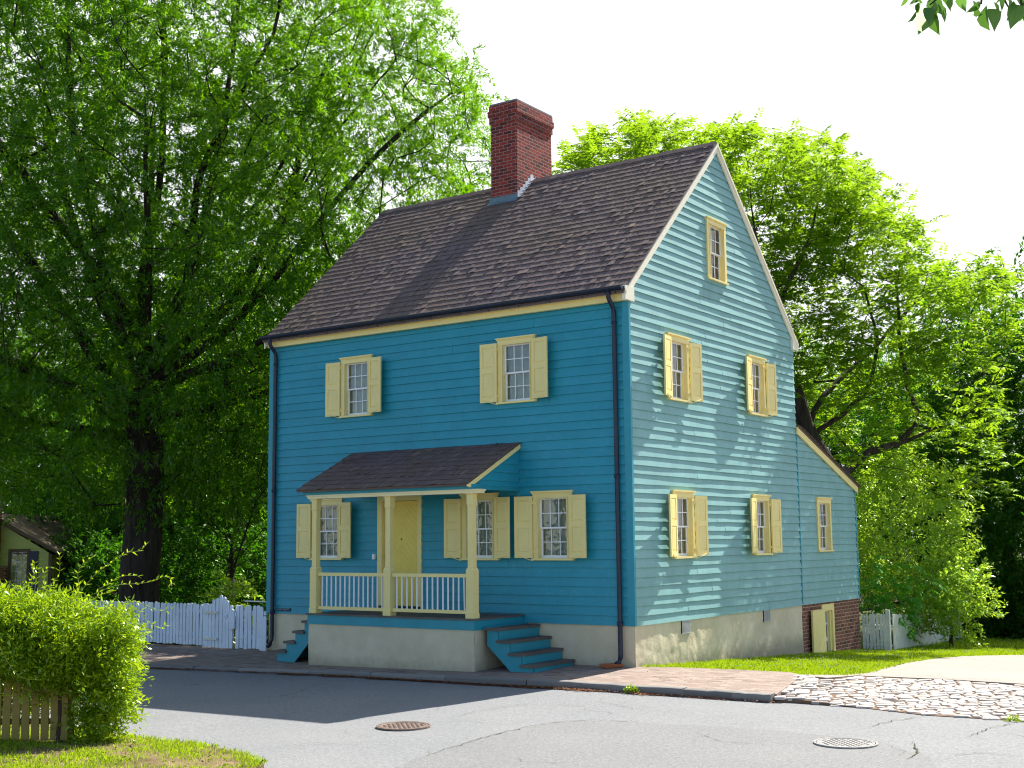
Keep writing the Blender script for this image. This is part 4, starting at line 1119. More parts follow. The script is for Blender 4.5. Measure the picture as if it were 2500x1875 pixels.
def inpoly(x, y, poly):
    c = False; n = len(poly)
    for i in range(n):
        x0, y0 = poly[i]; x1, y1 = poly[(i+1) % n]
        if (y0 > y) != (y1 > y) and x < (x1-x0)*(y-y0)/(y1-y0)+x0: c = not c
    return c
SUNV = V([.135*math.cos(math.radians(47.6))/math.hypot(1, .135), math.cos(math.radians(47.6))/math.hypot(1, .135), math.sin(math.radians(47.6))])
def shades(p):       # thin the crown where the sun reaches the shrub below it
    for zz in (.5, 1.8, 3.0):
        g = p-SUNV*(p[2]-zz)/SUNV[2]
        if p[2] > zz+.6 and -2.3 < g[0] < 2.2 and 9.6 < g[1] < 15.6: return rg2.random() < .93
    return False
def lump(p):
    a = p@np.append(_r[:2], 0); d = p@V([math.cos(YAW), math.sin(YAW), 0]); z = p[2]
    return math.sin(a*2.3+1.2*math.sin(z*1.1+d*.8))*math.sin(z*1.7+1.4*math.sin(a*1.3-d*.7)+d*.9) > -.45
q = []
mx, my = np.mean([p[0] for p in outl]), np.mean([p[1] for p in outl])
insl = [(p[0]+(mx-p[0])*.07, p[1]+(my-p[1])*.09+12) for p in outl]
while len(q) < 3600:
    a, b_ = rg2.uniform(1330, 2560), rg2.uniform(240, 1300)
    if inpoly(a, b_, insl): q.append(spot(a, b_, rg2.uniform(27.2, 33.5)))
for (tx_, ty_, tb_, tw_) in ((1385, 390, 520, 34), (1440, 312, 470, 34), (1530, 268, 450, 36), (1600, 350, 450, 40), (1650, 308, 420, 34), (1740, 312, 420, 40), (1815, 298, 430, 42), (1900, 330, 450, 40), (2020, 322, 450, 34), (2080, 390, 520, 40), (2170, 475, 600, 40), (2215, 545, 640, 36), (2290, 655, 780, 40), (2360, 705, 820, 36), (2448, 660, 840, 40), (2495, 740, 880, 30)):
    for k in range(26):
        t = rg2.random()**.8; a = tx_+rg2.normal(0, 1)*tw_*(.25+.55*t)*.7; q.append(spot(a, ty_+(tb_-ty_)*t, rg2.uniform(28, 30.5)))
T2 = thin(V([p for p in q if not (p[1] < 10.6 and p[0] < .4 and p[2] < 8.9+.5) and not shades(p) and lump(p)]), .51)
tree('walnut_tree', WB, limbs2, T2, compound(17, 11, .36, .135, .05, .38, .8), M['bark2'], M['walnutleaf'], 'tall light green walnut tree behind the gable with long dark leaning limbs', rbase=.25, rtip=.008, seed=6)

# far tree seen at the right edge
def gen_tree(name, base, H, Rr, label, group, seed, ncl, leafm, lf, trunk_h=.35, bark_m=None, cat='tree', zr=None, rb=.2, dm=.7):
    rg = np.random.default_rng(seed); b = V(base, float)
    c = b+V([0, 0, H*(.5+trunk_h/2)]); rr_ = (Rr, Rr, H*(.5-trunk_h/2)*(zr or 1.05))
    T_ = thin(ell_points(c, rr_, ncl, .35, rg)+rg.normal(0, Rr*.06, (ncl, 3)), dm)
    lb = [[b, b+V([0, 0, H*.3]), b+V([.1, .1, H*.55]), b+V([0, 0, H*.85])]]
    for k in range(5):
        w_ = k*1.256+rg.uniform(0, 1); z0 = H*rg.uniform(.2, .5)
        lb.append([b+V([0, 0, z0]), b+V([math.cos(w_)*Rr*.35, math.sin(w_)*Rr*.35, z0+H*.15]), b+V([math.cos(w_)*Rr*.7, math.sin(w_)*Rr*.7, z0+H*.3])])
    return tree(name, b, lb, T_, lf, bark_m or M['bark'], leafm, label, cat, group, rbase=rb, seed=seed, rtip=.008)
GW = 'background trees beyond the fence'
def grounded(p):
    p = V(p, float); p[2] = zground(p[0], p[1])-.05; return p
wlf = sprays(9, 18, .85, .17, .065, .25, .5, .3)
t1 = gen_tree('background_tree', grounded(spot(20, 1450, 46)), 11.0, 4.4, 'dense dark green tree behind the pale yellow cottage at the left edge', GW, 31, 700, M['woodleaf'], wlf, .05)
t2 = gen_tree('background_tree', grounded(spot(640, 1450, 44)), 8.5, 3.6, 'leafy green tree just left of the blue house behind the picket gate', GW, 32, 560, M['woodleaf'], wlf, .05)
def cp(src, loc, s, rz, label):
    o = copy_tree(src); o.location = loc; o.scale = (s, s, s); o.rotation_euler = (0, 0, rz); o['label'] = label; return o
cp(t1, grounded(spot(330, 1450, 52)), 1.1, 1.2, 'dark tree filling the gap behind the willow oak trunk')
cp(t2, grounded(spot(430, 1450, 57)), 1.35, .7, 'distant tree closing the gap low behind the middle of the willow oak')
cp(t1, grounded(spot(230, 1450, 58)), 1.45, 2.2, 'tall distant tree low behind the left limbs of the willow oak')
cp(t1, grounded((-22.3, 13.4, 0)), 1.25, 4.4, 'tall dark tree added just behind the pale yellow cottage to shade it')  # extra tree added sunward of the cottage to put it in shade
cp(t2, grounded(spot(180, 1450, 40)), .78, 2.4, 'smaller sunlit tree between the pale yellow cottage and the willow oak trunk')
cp(t2, grounded(spot(500, 1450, 38)), .72, 4.1, 'low spreading tree with sunlit tips right of the willow oak trunk')
cp(t1, grounded(spot(820, 1450, 50)), 1.15, 3.0, 'background tree hidden mostly behind the left end of the blue house roof')
t3 = gen_tree('background_tree', grounded((-.4, 23.8, 0)), 10.6, 4.6, 'dense dark tree rising behind the far end of the board fence', GW, 33, 900, M['woodleaf'], wlf, .02)
cp(t3, grounded(spot(2620, 1500, 37)), 1.0, 2.0, 'second very dark tree cut off by the right edge of the photo')
cp(t3, grounded(spot(2250, 1500, 60)), 1.1, 4.0, 'distant tree behind the walnut tree')
cp(t1, grounded(spot(2050, 1450, 62)), 1.2, 5.0, 'distant tree low behind the roof of the rear addition')
# slim trunk right of the oak
t4 = gen_tree('young_tree', grounded(spot(560, 1470, 30)), 6.2, 1.9, 'slim young tree with a thin dark trunk between the oak and the blue house', None, 41, 130, M['woodleaf'], sprays(8, 14, .6, .12, .05, .2, .5, .25), .35, rb=.13)

# shrubs
def shrub(name, c, rad, n, mat, label, cat='shrub', group=None, seed=1, L=.09, W=.04, shell=.45, ntw=6, nlf=12, tl=.35, droop=.2, fn=None, dm=.22, base=None):
    rg = np.random.default_rng(seed); c = V(c, float)
    T_ = thin(ell_points(c, rad, n, shell, rg), dm)
    b = V(base if base is not None else (c[0], c[1], c[2]-rad[2]), float)
    lb = [[b, b+V([0, 0, rad[2]*.5])]]
    return tree(name, b, lb, T_, fn or sprays(ntw, nlf, tl, L, W, droop, .8, .12), M['stem'], mat, label, cat, group, rbase=.05, rtip=.004, seed=seed, seglen=.35)
bc = spot(2205, 1330, 30); 
shrub('flowering_shrub', bc+V([0, 0, .15]), (1.55, 1.6, 2.05), 900, M['bushleaf'], 'tall pale yellow green shrub overhanging the board fence right of the addition', seed=51, L=.10, W=.045, dm=.37, base=(bc[0], bc[1], -.8), nlf=15, ntw=7, tl=.42)
b2 = spot(2330, 1470, 28.2)
shrub('flowering_shrub', b2, (.85, .9, .85), 260, M['bushleaf'], 'lower rounded shrub lobe drooping over the far boards of the fence', seed=52, L=.10, W=.045, dm=.26, base=(b2[0]-.2, b2[1]+.3, -.9), nlf=15)
b3 = spot(2165, 1465, 27.6)
shrub('sprouting_sapling', b3, (.85, .75, .95), 130, M['shootleaf'], 'bright green sapling with drooping compound leaves in front of the board fence', 'sapling', seed=53, fn=compound(5, 13, .40, .12, .05, .55), dm=.34, base=(b3[0], b3[1]+.1, -.6), shell=.3)
GU = 'undergrowth bushes behind the picket fence'
for i, (px, py, D, rx, rz, lb_) in enumerate(((205, 1370, 37, .9, 1.2, 'sunlit bush beside the pale yellow cottage wall'), (255, 1400, 33, .8, 1.0, 'bright leafy bush left of the willow oak trunk'), (450, 1400, 31, 1.1, 1.0, 'dark bush right of the willow oak trunk behind the fence'), (560, 1465, 27.5, .42, .5, 'small sunlit bush rising just behind the picket gate'), (640, 1400, 33, .9, 1.3, 'yellow green bush against the left corner of the blue house'), (360, 1330, 38, 1.5, 1.5, 'shaded bush behind the base of the willow oak'))):
    c = spot(px, py, D); shrub('bush', c, (rx, rx, rz), int(170*rx*rx*rz)+70, M['bushleaf'] if i in (3,) else M['woodleaf'], lb_, 'bush', GU, 60+i, .12, .06, .3, 6, 12, .4, dm=.30, base=(c[0], c[1], min(c[2]-rz, -.5)))
for i, (px, D, h) in enumerate(((2425, 36, 1.2), (2500, 35.5, 1.4), (2375, 37, .8))):
    c = spot(px, 1540, D); c[2] = zlawn(0, c[1])+h*.4
    shrub('dark_bush', c, (1.2, 1.2, h), 160, M['woodleaf'], ['dark bush at the shaded wood edge', 'darkest bush at the right edge beyond the lawn', 'low dark bush nearest the end of the board fence'][i], 'bush', 'bushes at the wood edge', 80+i, .13, .06, .2, 6, 12, .45, dm=.35)

# ---------------------------------------------------------------- foreground fence and hedge
E0 = V(hit(168, 1812, zverge)); dE = -_r[:2]
ff = empty('cream_fence', (E0[0], E0[1], -.15)); tag(ff, 'shaded cream picket fence under the bright green hedge', 'fence')
u = .05
nv = V([CF[0], CF[1]])/np.linalg.norm(CF[:2])
while u < 3.4:
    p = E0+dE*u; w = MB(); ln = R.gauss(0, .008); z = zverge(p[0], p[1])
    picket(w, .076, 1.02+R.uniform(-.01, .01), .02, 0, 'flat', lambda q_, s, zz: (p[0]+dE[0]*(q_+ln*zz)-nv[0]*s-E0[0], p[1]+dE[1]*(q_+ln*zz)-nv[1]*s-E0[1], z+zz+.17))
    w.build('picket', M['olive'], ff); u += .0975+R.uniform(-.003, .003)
for zr in (.25, .8):
    w = MB(); a_ = V([nv[0]*.03, nv[1]*.03]); w.tube([(a_[0], a_[1], zr), (dE[0]*3.4+a_[0], dE[1]*3.4+a_[1], zr)], .03, 4); w.build('fence_rail', M['olive'], ff)
for uu in (.02, 2.2):
    w = MB(); w.tube([(dE[0]*uu+nv[0]*.07, dE[1]*uu+nv[1]*.07, -.2), (dE[0]*uu+nv[0]*.07, dE[1]*uu+nv[1]*.07, 1.05)], .05, 4); w.build('fence_post', M['olive'], ff)

rg3 = np.random.default_rng(77)
def H_(a, z, d): return V([E0[0]+_r[0]*a+nv[0]*d, E0[1]+_r[1]*a+nv[1]*d, z])   # a: metres right of the fence end
T3 = []
for c, rad, n in (((-1.7, .93, .05), (1.9, .33, .46), 2200), ((-.2, .82, .0), (.70, .44, .48), 1000), ((.30, .62, .05), (.34, .45, .34), 420), ((.30, .22, .08), (.30, .34, .28), 170), ((.18, .0, .1), (.26, .2, .24), 90), ((-1.0, 1.20, .0), (.8, .17, .3), 200), ((-.35, 1.22, .0), (.25, .16, .22), 60), ((-1.9, 1.16, .1), (.35, .2, .3), 70), ((.42, .95, 0), (.22, .25, .25), 90), ((-1.7, .42, .30), (1.75, .50, .16), 900), ((-2.5, .72, -.1), (.9, .3, .35), 130), ((-.8, 1.12, 0), (.5, .22, .3), 60)):
    p = ell_points((0, 0, 0), (1, 1, 1), n, .45, rg3)
    for s in p:
        if math.sin(7*(c[0]+s[0]*rad[0])+2*s[1])*math.sin(8*(c[1]+s[1]*rad[1])+3*s[2]) > .48: continue
        T3.append(H_(c[0]+s[0]*rad[0], c[1]+s[1]*rad[1], c[2]+s[2]*rad[2]))
T3 = thin(V(T3), .068)
hb = H_(-.1, -.15, .0)
hedge_l = [[hb, H_(-.1, .4, 0), H_(-.1, .9, 0)], [H_(-.1, .9, 0), H_(-1.2, 1.0, 0), H_(-2.6, 1.0, 0)]]
hedge = tree('honeysuckle_hedge', hb, hedge_l, T3, sprays(5, 9, .18, .064, .020, .15, 1.0, .045), M['stem'], M['hedgeleaf'], 'bright sunlit honeysuckle hedge spilling over the cream picket fence in the foreground', 'hedge', rbase=.03, rtip=.0022, seed=9, seglen=.16)
# long shoots
sh = MB(); LP = []; LD = []; LN = []
def shoot(pts, ev=.045, ls=1.0):
    pts = [V(p, float) for p in pts]; path = []
    for i in range(len(pts)-1):
        p0, p1, p2, p3 = pts[max(i-1, 0)], pts[i], pts[i+1], pts[min(i+2, len(pts)-1)]
        for t in np.linspace(0, 1, 7)[:-1]:
            path.append(.5*((2*p1)+(-p0+p2)*t+(2*p0-5*p1+4*p2-p3)*t*t+(-p0+3*p1-3*p2+p3)*t**3))
    path.append(pts[-1]); sh = MB(); sh.tube([p-hb for p in path], list(np.linspace(.0038, .0014, len(path))), 5); sh.build('shoot', M['greenstem'], hedge)
    acc = 0
    for a_, b_ in zip(path, path[1:]):
        acc += np.linalg.norm(b_-a_)
        if acc > ev:
            acc = 0; t = unit(b_-a_); sd = unit(np.cross(t, V([0, 0, 1.])+rg3.normal(0, .4, 3)))
            for sg in (-1, 1):
                LP.append(b_-hb); LD.append(unit(t*.6+sd*sg*.8+V([0, 0, .25])+rg3.normal(0, .15, 3))); LN.append(V([0, 0, 1.])+rg3.normal(0, .5, 3))
DH = 12.6
def HS(px, py, d=0): return spot(px, py, DH+d)
for pts in ([HS(200, 1440), HS(235, 1400), HS(270, 1375), HS(310, 1350), HS(340, 1345), HS(357, 1330)],
            [HS(230, 1450), HS(280, 1430), HS(330, 1425), HS(370, 1420), HS(400, 1408), HS(418, 1415), HS(420, 1430)],
            [HS(240, 1440, .2), HS(290, 1410, .2), HS(330, 1405, .2), HS(345, 1412, .2)],
            [HS(300, 1480), HS(335, 1490), HS(365, 1520), HS(395, 1535), HS(408, 1520)],
            [HS(290, 1475, -.2), HS(330, 1470, -.2), HS(370, 1485, -.2), HS(400, 1492, -.2), HS(425, 1485, -.2)],
            [HS(315, 1560), HS(340, 1572), HS(355, 1570)], [HS(85, 1440), HS(88, 1400), HS(84, 1378), HS(92, 1372)],
            [HS(110, 1440), HS(108, 1400), HS(120, 1385), HS(131, 1388)], [HS(120, 1430), HS(143, 1405), HS(146, 1375), HS(145, 1355)],
            [HS(-5, 1445), HS(20, 1442), HS(50, 1436), HS(75, 1415)], [HS(195, 1440, .1), HS(190, 1400, .1), HS(205, 1375, .1), HS(228, 1360, .1)],
            [HS(0, 1580, -.5), HS(25, 1625, -.55), HS(55, 1655, -.55), HS(98, 1660, -.55)], [HS(-10, 1690, -.5), HS(30, 1700, -.5), HS(60, 1712, -.5)],
            [HS(270, 1600), HS(300, 1650), HS(305, 1700), HS(290, 1740)], [HS(70, 1440), HS(82, 1420), HS(83, 1395), HS(78, 1380)], [HS(70, 1450, .1), HS(75, 1415, .1), HS(90, 1390, .1)]):
    shoot(pts)
for k in range(46):
    a_ = rg3.uniform(-2.6, .45); z_ = 1.24+rg3.uniform(-.10, .06) if a_ < .1 else 1.0
    p = H_(a_, z_, rg3.uniform(-.3, .3)); d = V([rg3.normal(0, .12), rg3.normal(0, .1), rg3.uniform(.10, .24)]); shoot([p-d*.5, p+d*.5, p+d+V([rg3.normal(0, .05), 0, 0])], .03)
for k in range(20):
    z_ = rg3.uniform(.1, 1.2); p = H_(.5, z_, rg3.uniform(-.2, .2)); d = _r*rg3.uniform(.08, .22)+V([0, 0, rg3.normal(0, .07)]); shoot([p-d, p+d*.3, p+d], .03)
leaves('shoot_leaves', V(LP), V(LD), V(LN), rg3.uniform(.045, .075, len(LP)), rg3.uniform(.016, .024, len(LP)), M['hedgeleaf'], hedge)

# ---------------------------------------------------------------- overhanging branch, top right
ob = spot(5000, 600, 9); ob[2] = -.5
oroot = empty('overhanging_tree', tuple(ob)); tag(oroot, 'broad green leaves of a tree hanging into the top right corner', 'tree')
w = MB(); tp = [ob, ob+V([0, 0, 2]), spot(4900, -500, 8.7), spot(3900, -640, 7.6), spot(2900, -420, 6.7), spot(2500, -200, 6.2), spot(2400, -90, 6.0)]
w.tube([p-ob for p in tp], [.20, .17, .13, .08, .045, .02, .012], 10)
tw = [[(2400, -90), (2440, -30), (2455, 5), (2462, 18)], [(2400, -90), (2330, -50), (2290, -5), (2270, 12)], [(2330, -50), (2260, -30), (2235, 5)], [(2440, -30), (2490, -10), (2495, 15)], [(2400, -90), (2400, -30), (2395, 10)], [(2400, -90), (2520, -60), (2530, 0)]]
for t in tw: w.tube([spot(a, b, 6.0)-ob for a, b in t], [.010, .007, .005, .003][:len(t)], 6)
w.build('trunk', M['bark2'], oroot)
lv = [(2215, -8, -12, 22), (2238, 8, -6, 48), (2262, 18, 8, 30), (2270, 30, 12, 38), (2290, 8, 22, 40), (2300, 0, 28, 24), (2255, 28, 2, 26), (2248, 5, -14, 30), (2345, -10, 6, 26), (2392, 5, -20, 22), (2385, 8, -6, 28), (2408, 18, -10, 44), (2425, 5, 18, 26), (2420, 24, 12, 28), (2440, -8, 10, 26), (2460, 0, 20, 36), (2475, 2, -8, 40), (2490, 15, -16, 30), (2497, 20, 10, 34), (2480, -10, 24, 26), (2310, -12, 14, 30), (2275, -6, 16, 28), (2232, -4, 10, 18), (2500, 0, 4, 40)]
LP, LD, LN, LL, LW = [], [], [], [], []
for (a, b, dx, dy) in lv:
    p0 = spot(a, b, 6+rg3.uniform(-.15, .15)); p1 = spot(a+dx, b+dy, 6+rg3.uniform(-.15, .15)); L_ = np.linalg.norm(p1-p0)*1.05
    LP.append(p0-ob); LD.append(p1-p0); LN.append(-CF+rg3.normal(0, .7, 3)); LL.append(L_); LW.append(L_*rg3.uniform(.34, .50))
for k in range(150):
    p0 = spot(rg3.uniform(2220, 2900), rg3.uniform(-420, -20), rg3.uniform(5.8, 6.8)); LP.append(p0-ob); LD.append(V([0, 0, -1])+rg3.normal(0, .5, 3)); LN.append(rg3.normal(0, 1, 3)); LL.append(.08); LW.append(.045)
def broad(name, P, D, Nn, L, W, mat, parent):
    P, D, Nn = V(P), unit(V(D)), V(Nn); S_ = unit(np.cross(D, Nn)); Nn = np.cross(S_, D); n = len(P)
    L, W = V(L)[:, None], V(W)[:, None]
    prof = [(0, 0), (.15, .3), (.4, .5), (.7, .38), (.9, .12), (1, 0), (.9, -.12), (.7, -.38), (.4, -.5), (.15, -.3)]
    co = np.stack([P+D*L*a+S_*W*b+Nn*L*(abs(b)*.25-.25*a*a) for a, b in prof], 1).reshape(-1, 3)
    return fastmesh(name, co, np.arange(len(prof)*n, dtype=np.int32), len(prof), mat, parent)
M['broadleaf'] = leaf('broad_leaves', (.02, .09, .03), (.04, .13, .03), (.20, .42, .04), .5, .08, .3)
broad('crown', LP, LD, LN, LL, LW, M['broadleaf'], oroot)

# ---------------------------------------------------------------- pale cottage at the far left
co_ = spot(-20, 1255, 36); crz = math.atan2(_r[1], _r[0])
cot = empty('yellow_cottage', (co_[0], co_[1], -1.6), crz); tag(cot, 'pale yellow clapboard cottage in shade behind the hedge at the left edge', 'house')
ap, ev = co_[2]+1.6, 1.72+1.6      # local heights
TC = lambda u, w_, z: (u, -w_, z)
def cl(z):
    hw = 1.75 if z < ev-.1 else max(.02, 1.75*(ap-.12-z)/(ap-.12-ev+.1)); return (-hw, hw)
w = MB(); siding(w, TC, boards(0, ap-.15, .12, .003), cl, [(.62, 1.08, 2.2, 3.28)], 33, .5)
w.box(-1.74, 1.74, .02, 5, 0, ev-.12)
w.build('wall', M['paleyellow'], cot)
w = MB()
for s in (-1, 1):
    w.prism([(0, ap+.03), (s*2.0, ev+.03-.06), (s*2.0, ev-.12), (0, ap-.12)], -.12, 5.1, lambda p, q_, a: (p, a, q_))
rf = w.build('roof', M['brownroof'], cot)
w = MB(); w.box(1.70, 1.80, -.03, .02, 0, ev-.1); w.build('corner_board', M['brownroof'], cot)
w = MB(); w.box(.54, .62, -.04, .02, 2.12, 3.36); w.box(1.08, 1.16, -.04, .02, 2.12, 3.36); w.box(.62, 1.08, -.039, .02, 3.28, 3.36); w.box(.62, 1.08, -.039, .02, 2.12, 2.2)
wn = w.build('window', M['brownroof'], cot)
w = MB()
for u in (.62, .77, .92, 1.065): w.box(u, u+.014, .0, .02, 2.2, 3.28)
for z in (2.2, 2.45, 2.72, 3.0, 3.26): w.box(.62, 1.08, .001, .0195, z, z+.018)
w.build('sash', M['grille'], wn)
g = MB(); g.add([(.62, .012, 2.2), (1.08, .012, 2.2), (1.08, .012, 3.28), (.62, .012, 3.28)], [(0, 1, 2, 3)]); g.build('pane', M['glass'], wn)
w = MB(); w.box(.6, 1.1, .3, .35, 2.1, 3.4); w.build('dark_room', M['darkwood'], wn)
w = MB(); w.box(1.17, 1.40, -.05, -.022, 2.15, 3.30); w.build('shutter', M['navy'], cot)
w = MB(); w.box(-.3, .30, -.45, .0, ev-.45, ap+.9); w.box(-.5, .52, -.55, .0, 0, ev-.45); w.build('chimney', M['brick2'], cot)

# ---------------------------------------------------------------- grass, clover, litter, weeds
def blades(name, XY, Z, h, wd, mat, kind='stuff', lean=.45, label=None, parent=None):
    n = len(XY); rg = np.random.default_rng(n); az = rg.uniform(0, 2*math.pi, n); t = V([np.cos(az), np.sin(az), 0*az]).T
    ln = rg.normal(0, lean, n)[:, None]; az2 = rg.uniform(0, 2*math.pi, n); l = V([np.cos(az2), np.sin(az2), 0*az2]).T
    h = (h*rg.uniform(.5, 1.3, n))[:, None]; wd = (wd*rg.uniform(.7, 1.3, n))[:, None]
    P = np.column_stack([XY, Z]); a = P-t*wd/2; b = P+t*wd/2; m = P+l*ln*h*.35+V([0, 0, .6])*h
    c = P+l*ln*h+V([0, 0, 1.])*h*np.maximum(.3, 1-.4*np.abs(ln))
    co = np.stack([a, b, m+t*wd*.4, c, m-t*wd*.4], 1).reshape(-1, 3)
    o = fastmesh(name, co, np.arange(5*n, dtype=np.int32), 5, mat, parent); tag(o, label, kind=kind); return o
def scatter(n, x0, x1, y0, y1, ok, rg=rng, dens=None):
    out = []
    while len(out) < n:
        p = rg.uniform((x0, y0), (x1, y1), (4000, 2))
        for q_ in p:
            if ok(*q_) and (dens is None or rg.random() < dens(*q_)): out.append(q_)
            if len(out) >= n: break
    return V(out)
def clump(x, y, s=1.0): return .5+.5*math.sin(x*3.1*s+math.sin(y*2.3*s)*2)*math.cos(y*2.7*s+math.sin(x*1.9*s))
dr_x = [p[0] for p in drv]; 
def lawn_ok(x, y):
    if x < .02 and y < 9.6: return False
    if x > 3.1 and y < 3.0: return False
    if y > 9.6 and x < .1-(y-9.9)*.135: return False
    return not (in_walk(x, y) or in_drive(x, y) or in_cob(x, y)) and x < 6
def edge_ok(x, y): return lawn_ok(x, y) or (lawn_ok(x-.07, y+.10) and R.random() < .35) or (lawn_ok(x-.04, y+.05) and R.random() < .6)
XY = scatter(75000, 0, 5, .0, 13, edge_ok, rng, lambda x, y: .35+.65*clump(x, y))
blades('grass', XY, V([zlawn(x, y)-.015 for x, y in XY]), .065, .009, M['grass'])
XY = scatter(9000, -.1, 5, .0, 8, lambda x, y: edge_ok(x, y) and (not lawn_ok(x+.25, y-.35) or clump(x, y, 1.7) > .8))
blades('dry_grass', XY, V([zlawn(x, y)-.01 for x, y in XY]), .045, .008, M['drygrass'], lean=.8)
XY = scatter(14000, -3, 6, 13, 30, lambda x, y: lawn_ok(x, y))
blades('grass', XY, V([zlawn(x, y)-.015 for x, y in XY]), .09, .018, M['grass'])
cv = MB()
XY = scatter(420, .2, 4.6, 1.0, 12, lawn_ok, rng, lambda x, y: clump(x, y, .8)**2)
for x, y in XY:
    z = zlawn(x, y)+R.uniform(.03, .06); r_ = R.uniform(.006, .012)
    cv.add([(x-r_, y, z), (x, y-r_, z), (x+r_, y, z), (x, y+r_, z), (x, y, z+r_), (x, y, z-r_)], [(0, 1, 4), (1, 2, 4), (2, 3, 4), (3, 0, 4), (1, 0, 5), (2, 1, 5), (3, 2, 5), (0, 3, 5)])
tag(cv.build('clover_flowers', M['clover']), kind='stuff')
def vok(x, y): return in_verge(x, y) or (in_verge(x, y-.06) and R.random() < .5)
BARE = [(hit(a, b, zverge), r_) for a, b, r_ in ((300, 1842, .22), (400, 1862, .30), (250, 1822, .20), (500, 1868, .22), (120, 1835, .25), (560, 1862, .12), (340, 1822, .12))]
def bare(x, y):
    return 1-.93*max([math.exp(-(((x-c[0])/(r_*1.5))**2+((y-c[1])/r_)**2)**2) for c, r_ in BARE])
XY = scatter(30000, -4.2, 1.6, -10.2, -7.4, vok, rng, lambda x, y: bare(x, y)*(.15+.85*min(1, 1.8*clump(x, y, 1.3)**1.6)) if not (-2.4 < x < -.9 and -8.6 < y < -8.1) else .12)
blades('verge_grass', XY, V([zverge(x, y)-.008 for x, y in XY]), .048, .006, M['grass'])
XY = scatter(9000, -4.2, 1.6, -10.2, -7.4, vok, rng, lambda x, y: .25+.75*bare(x, y))
blades('verge_dry_grass', XY, V([zverge(x, y)-.006 for x, y in XY]), .032, .006, M['drygrass'], lean=.9)
# leaf litter
def litter(name, XY, Z, s, mat):
    n = len(XY); rg = np.random.default_rng(n+3); P = np.column_stack([XY, Z]); az = rg.uniform(0, 6.28, n)
    D = V([np.cos(az), np.sin(az), rg.normal(0, .2, n)]).T; Nn = V([rg.normal(0, .35, n), rg.normal(0, .35, n), np.ones(n)]).T
    o = leaves(name, P, D, Nn, s*rg.uniform(.5, 1.4, n), s*.55*rg.uniform(.5, 1.4, n), mat); tag(o, kind='stuff'); return o
XY = []
while len(XY) < 9500:
    x = rng.uniform(-11, 2.9); lump_ = (math.sin(x*1.3+1)*.5+.5)*(.6+.4*math.sin(x*7)); d = abs(rng.normal(0, .028+.05*lump_)); dn = .12+.8*lump_**1.5+(.5 if -3.6 < x < .3 else 0)
    if rng.random() < dn: XY.append((x, kerby(x)-.012-d))
XY = V(XY); litter('leaf_litter', XY, V([zroad(x, y)+.009+rng.uniform(0, .016) for x, y in XY]), .032, M['litter'])
XY = V([(rng.uniform(-11, 2), rng.uniform(-1.7, -.1)) for _ in range(420)]); litter('pavement_leaves', XY, V([zside(x, y)+.010 for x, y in XY]), .022, M['litter'])
XY = V([(rng.uniform(-6, 7), rng.uniform(-10, -1.9)) for _ in range(260)]); litter('road_debris', XY, V([zroad(x, y)+.007 for x, y in XY]), .014, M['litter'])
rl = []
for cx_, cs_, n_ in ((-5.2, .75, 30), (-4.6, .35, 18), (-3.6, .45, 30), (-3.3, .25, 16), (-2.4, 1.0, 14), (-2.6, .3, 16)):
    for _ in range(n_): rl.append((rng.normal(cx_, .12), -pe+pe*min(max(rng.normal(cs_, .06), .05), .95)))
XY = V(rl); litter('roof_leaves', XY, V([pze+(y+pe)*psl+.032 for x, y in XY]), .045, M['litter'])
# weeds at the kerb
GWD = 'weeds growing at the kerb'
for i, (px, py, n_, s) in enumerate(((1545, 1688, 60, .09), (1878, 1702, 40, .07), (1255, 1668, 26, .05), (1510, 1668, 18, .045), (1737, 1697, 16, .05), (2475, 1755, 22, .06))):
    x, y = hit(px, py, lambda a, b_: -.11); c = V([x, y-.03, -.13]); m = n_*6
    d = unit(rng.normal(0, 1, (m, 3))*V([1.3, .8, 1])+V([0, 0, .9])); P = c+d*rng.uniform(.1, 1, (m, 1))*V([s*1.5, s*.8, s*1.1])
    o = leaves('kerb_weed', P, d+rng.normal(0, .5, (m, 3)), rng.normal(0, .5, (m, 3))+V([0, -.3, 1]), rng.uniform(.02, .035, m), rng.uniform(.012, .02, m), M['hedgeleaf'])
    tag(o, ['largest leafy weed sprouting at the kerb in the sun near the splash tray', 'weed at the very end of the kerb beside the cobbles', 'weed in the gutter below the porch steps', 'small weed on the kerb at the shadow edge', 'small weed midway along the sunlit kerb', 'weed at the edge of the cobbles near the right edge'][i], 'weed', GWD)

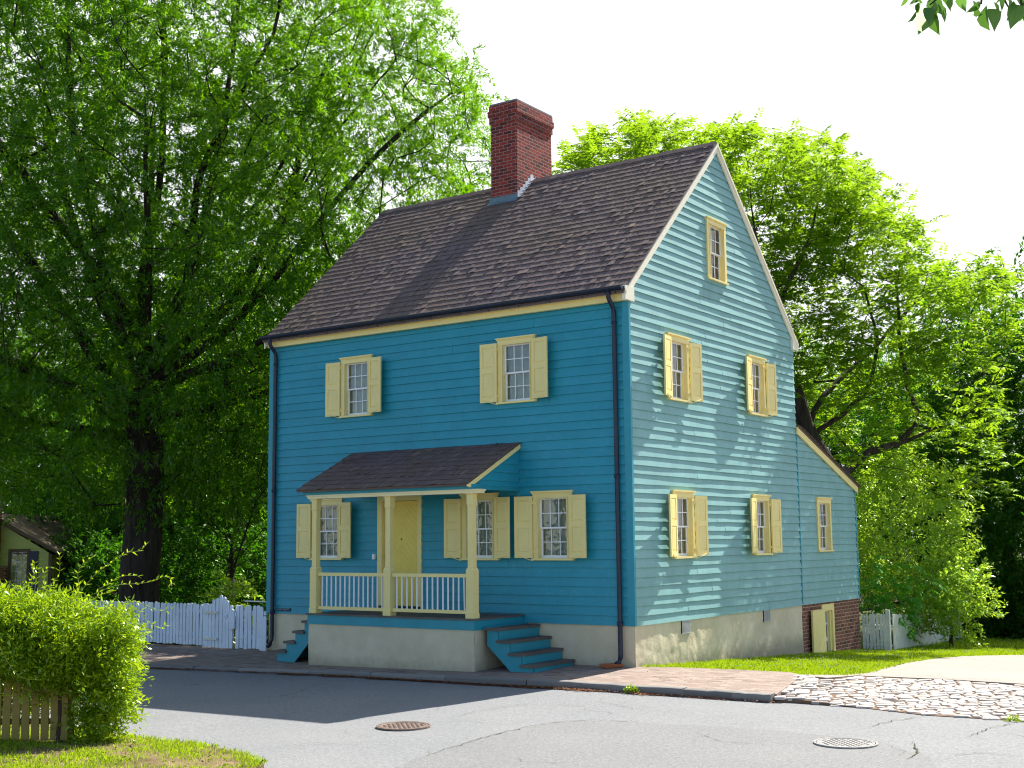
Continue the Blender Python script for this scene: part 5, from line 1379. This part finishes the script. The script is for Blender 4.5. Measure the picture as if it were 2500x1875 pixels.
# ---------------------------------------------------------------- light, world, camera
AZ = math.atan2(.135, 1.0); EL = math.radians(46.4)      # sun azimuth from +y toward +x
sd = V([math.sin(AZ)*math.cos(EL), math.cos(AZ)*math.cos(EL), math.sin(EL)])
sun = bpy.data.lights.new('sun', 'SUN'); sun.energy = 5.0; sun.angle = math.radians(.5); sun.color = (1.0, .94, .84)
so = bpy.data.objects.new('sun', sun); COL.objects.link(so); so.rotation_euler = Vector(sd).to_track_quat('Z', 'Y').to_euler()
world = bpy.data.worlds.new('World'); SC.world = world; world.use_nodes = True; nt = world.node_tree; nt.nodes.clear()
sky = nt.nodes.new('ShaderNodeTexSky'); sky.sky_type = 'NISHITA'; sky.sun_disc = False; sky.sun_elevation = EL; sky.sun_rotation = AZ
sky.air_density = 1.0; sky.dust_density = .6; sky.ozone_density = 1.6; sky.altitude = 200
bg = nt.nodes.new('ShaderNodeBackground'); bg.inputs[1].default_value = .085
wo = nt.nodes.new('ShaderNodeOutputWorld'); 
# white veil added to the sunny half of the sky to whiten it and lift fill
tc = nt.nodes.new('ShaderNodeTexCoord'); dp = nt.nodes.new('ShaderNodeVectorMath'); dp.operation = 'DOT_PRODUCT'
nt.links.new(tc.outputs['Generated'], dp.inputs[0]); dp.inputs[1].default_value = (-.22, .90, .36)
nz = noise(nt, 1.6, 4, .5, tc.outputs['Generated'])
veil = ramp(nt, mth(nt, 'ADD', dp.outputs['Value'], mth(nt, 'MULTIPLY', nz, .12)), [(.30, (0, 0, 0)), (.72, (1, 1, 1))])
nt.links.new(mix(nt, veil, sky.outputs[0], (6.6, 6.7, 6.9)), bg.inputs[0]); nt.links.new(bg.outputs[0], wo.inputs[0])

cam = bpy.data.cameras.new('camera'); cam.sensor_fit = 'HORIZONTAL'; cam.sensor_width = 36; cam.lens = FPX/2500*36; cam.clip_end = 2000; cam.clip_start = .1
cobj = bpy.data.objects.new('camera', cam); COL.objects.link(cobj)
from mathutils import Matrix
cobj.matrix_world = Matrix(((CR[0], CU[0], -CF[0], CAM[0]), (CR[1], CU[1], -CF[1], CAM[1]), (CR[2], CU[2], -CF[2], CAM[2]), (0, 0, 0, 1)))
SC.camera = cobj
SC.view_settings.view_transform = 'Standard'; SC.view_settings.look = 'None'; SC.view_settings.gamma = 1; SC.view_settings.exposure = 1.2
SC.cycles.filter_width = 1.1; SC.cycles.max_bounces = 7; SC.cycles.transparent_max_bounces = 8; SC.cycles.diffuse_bounces = 4; SC.cycles.use_denoising = True
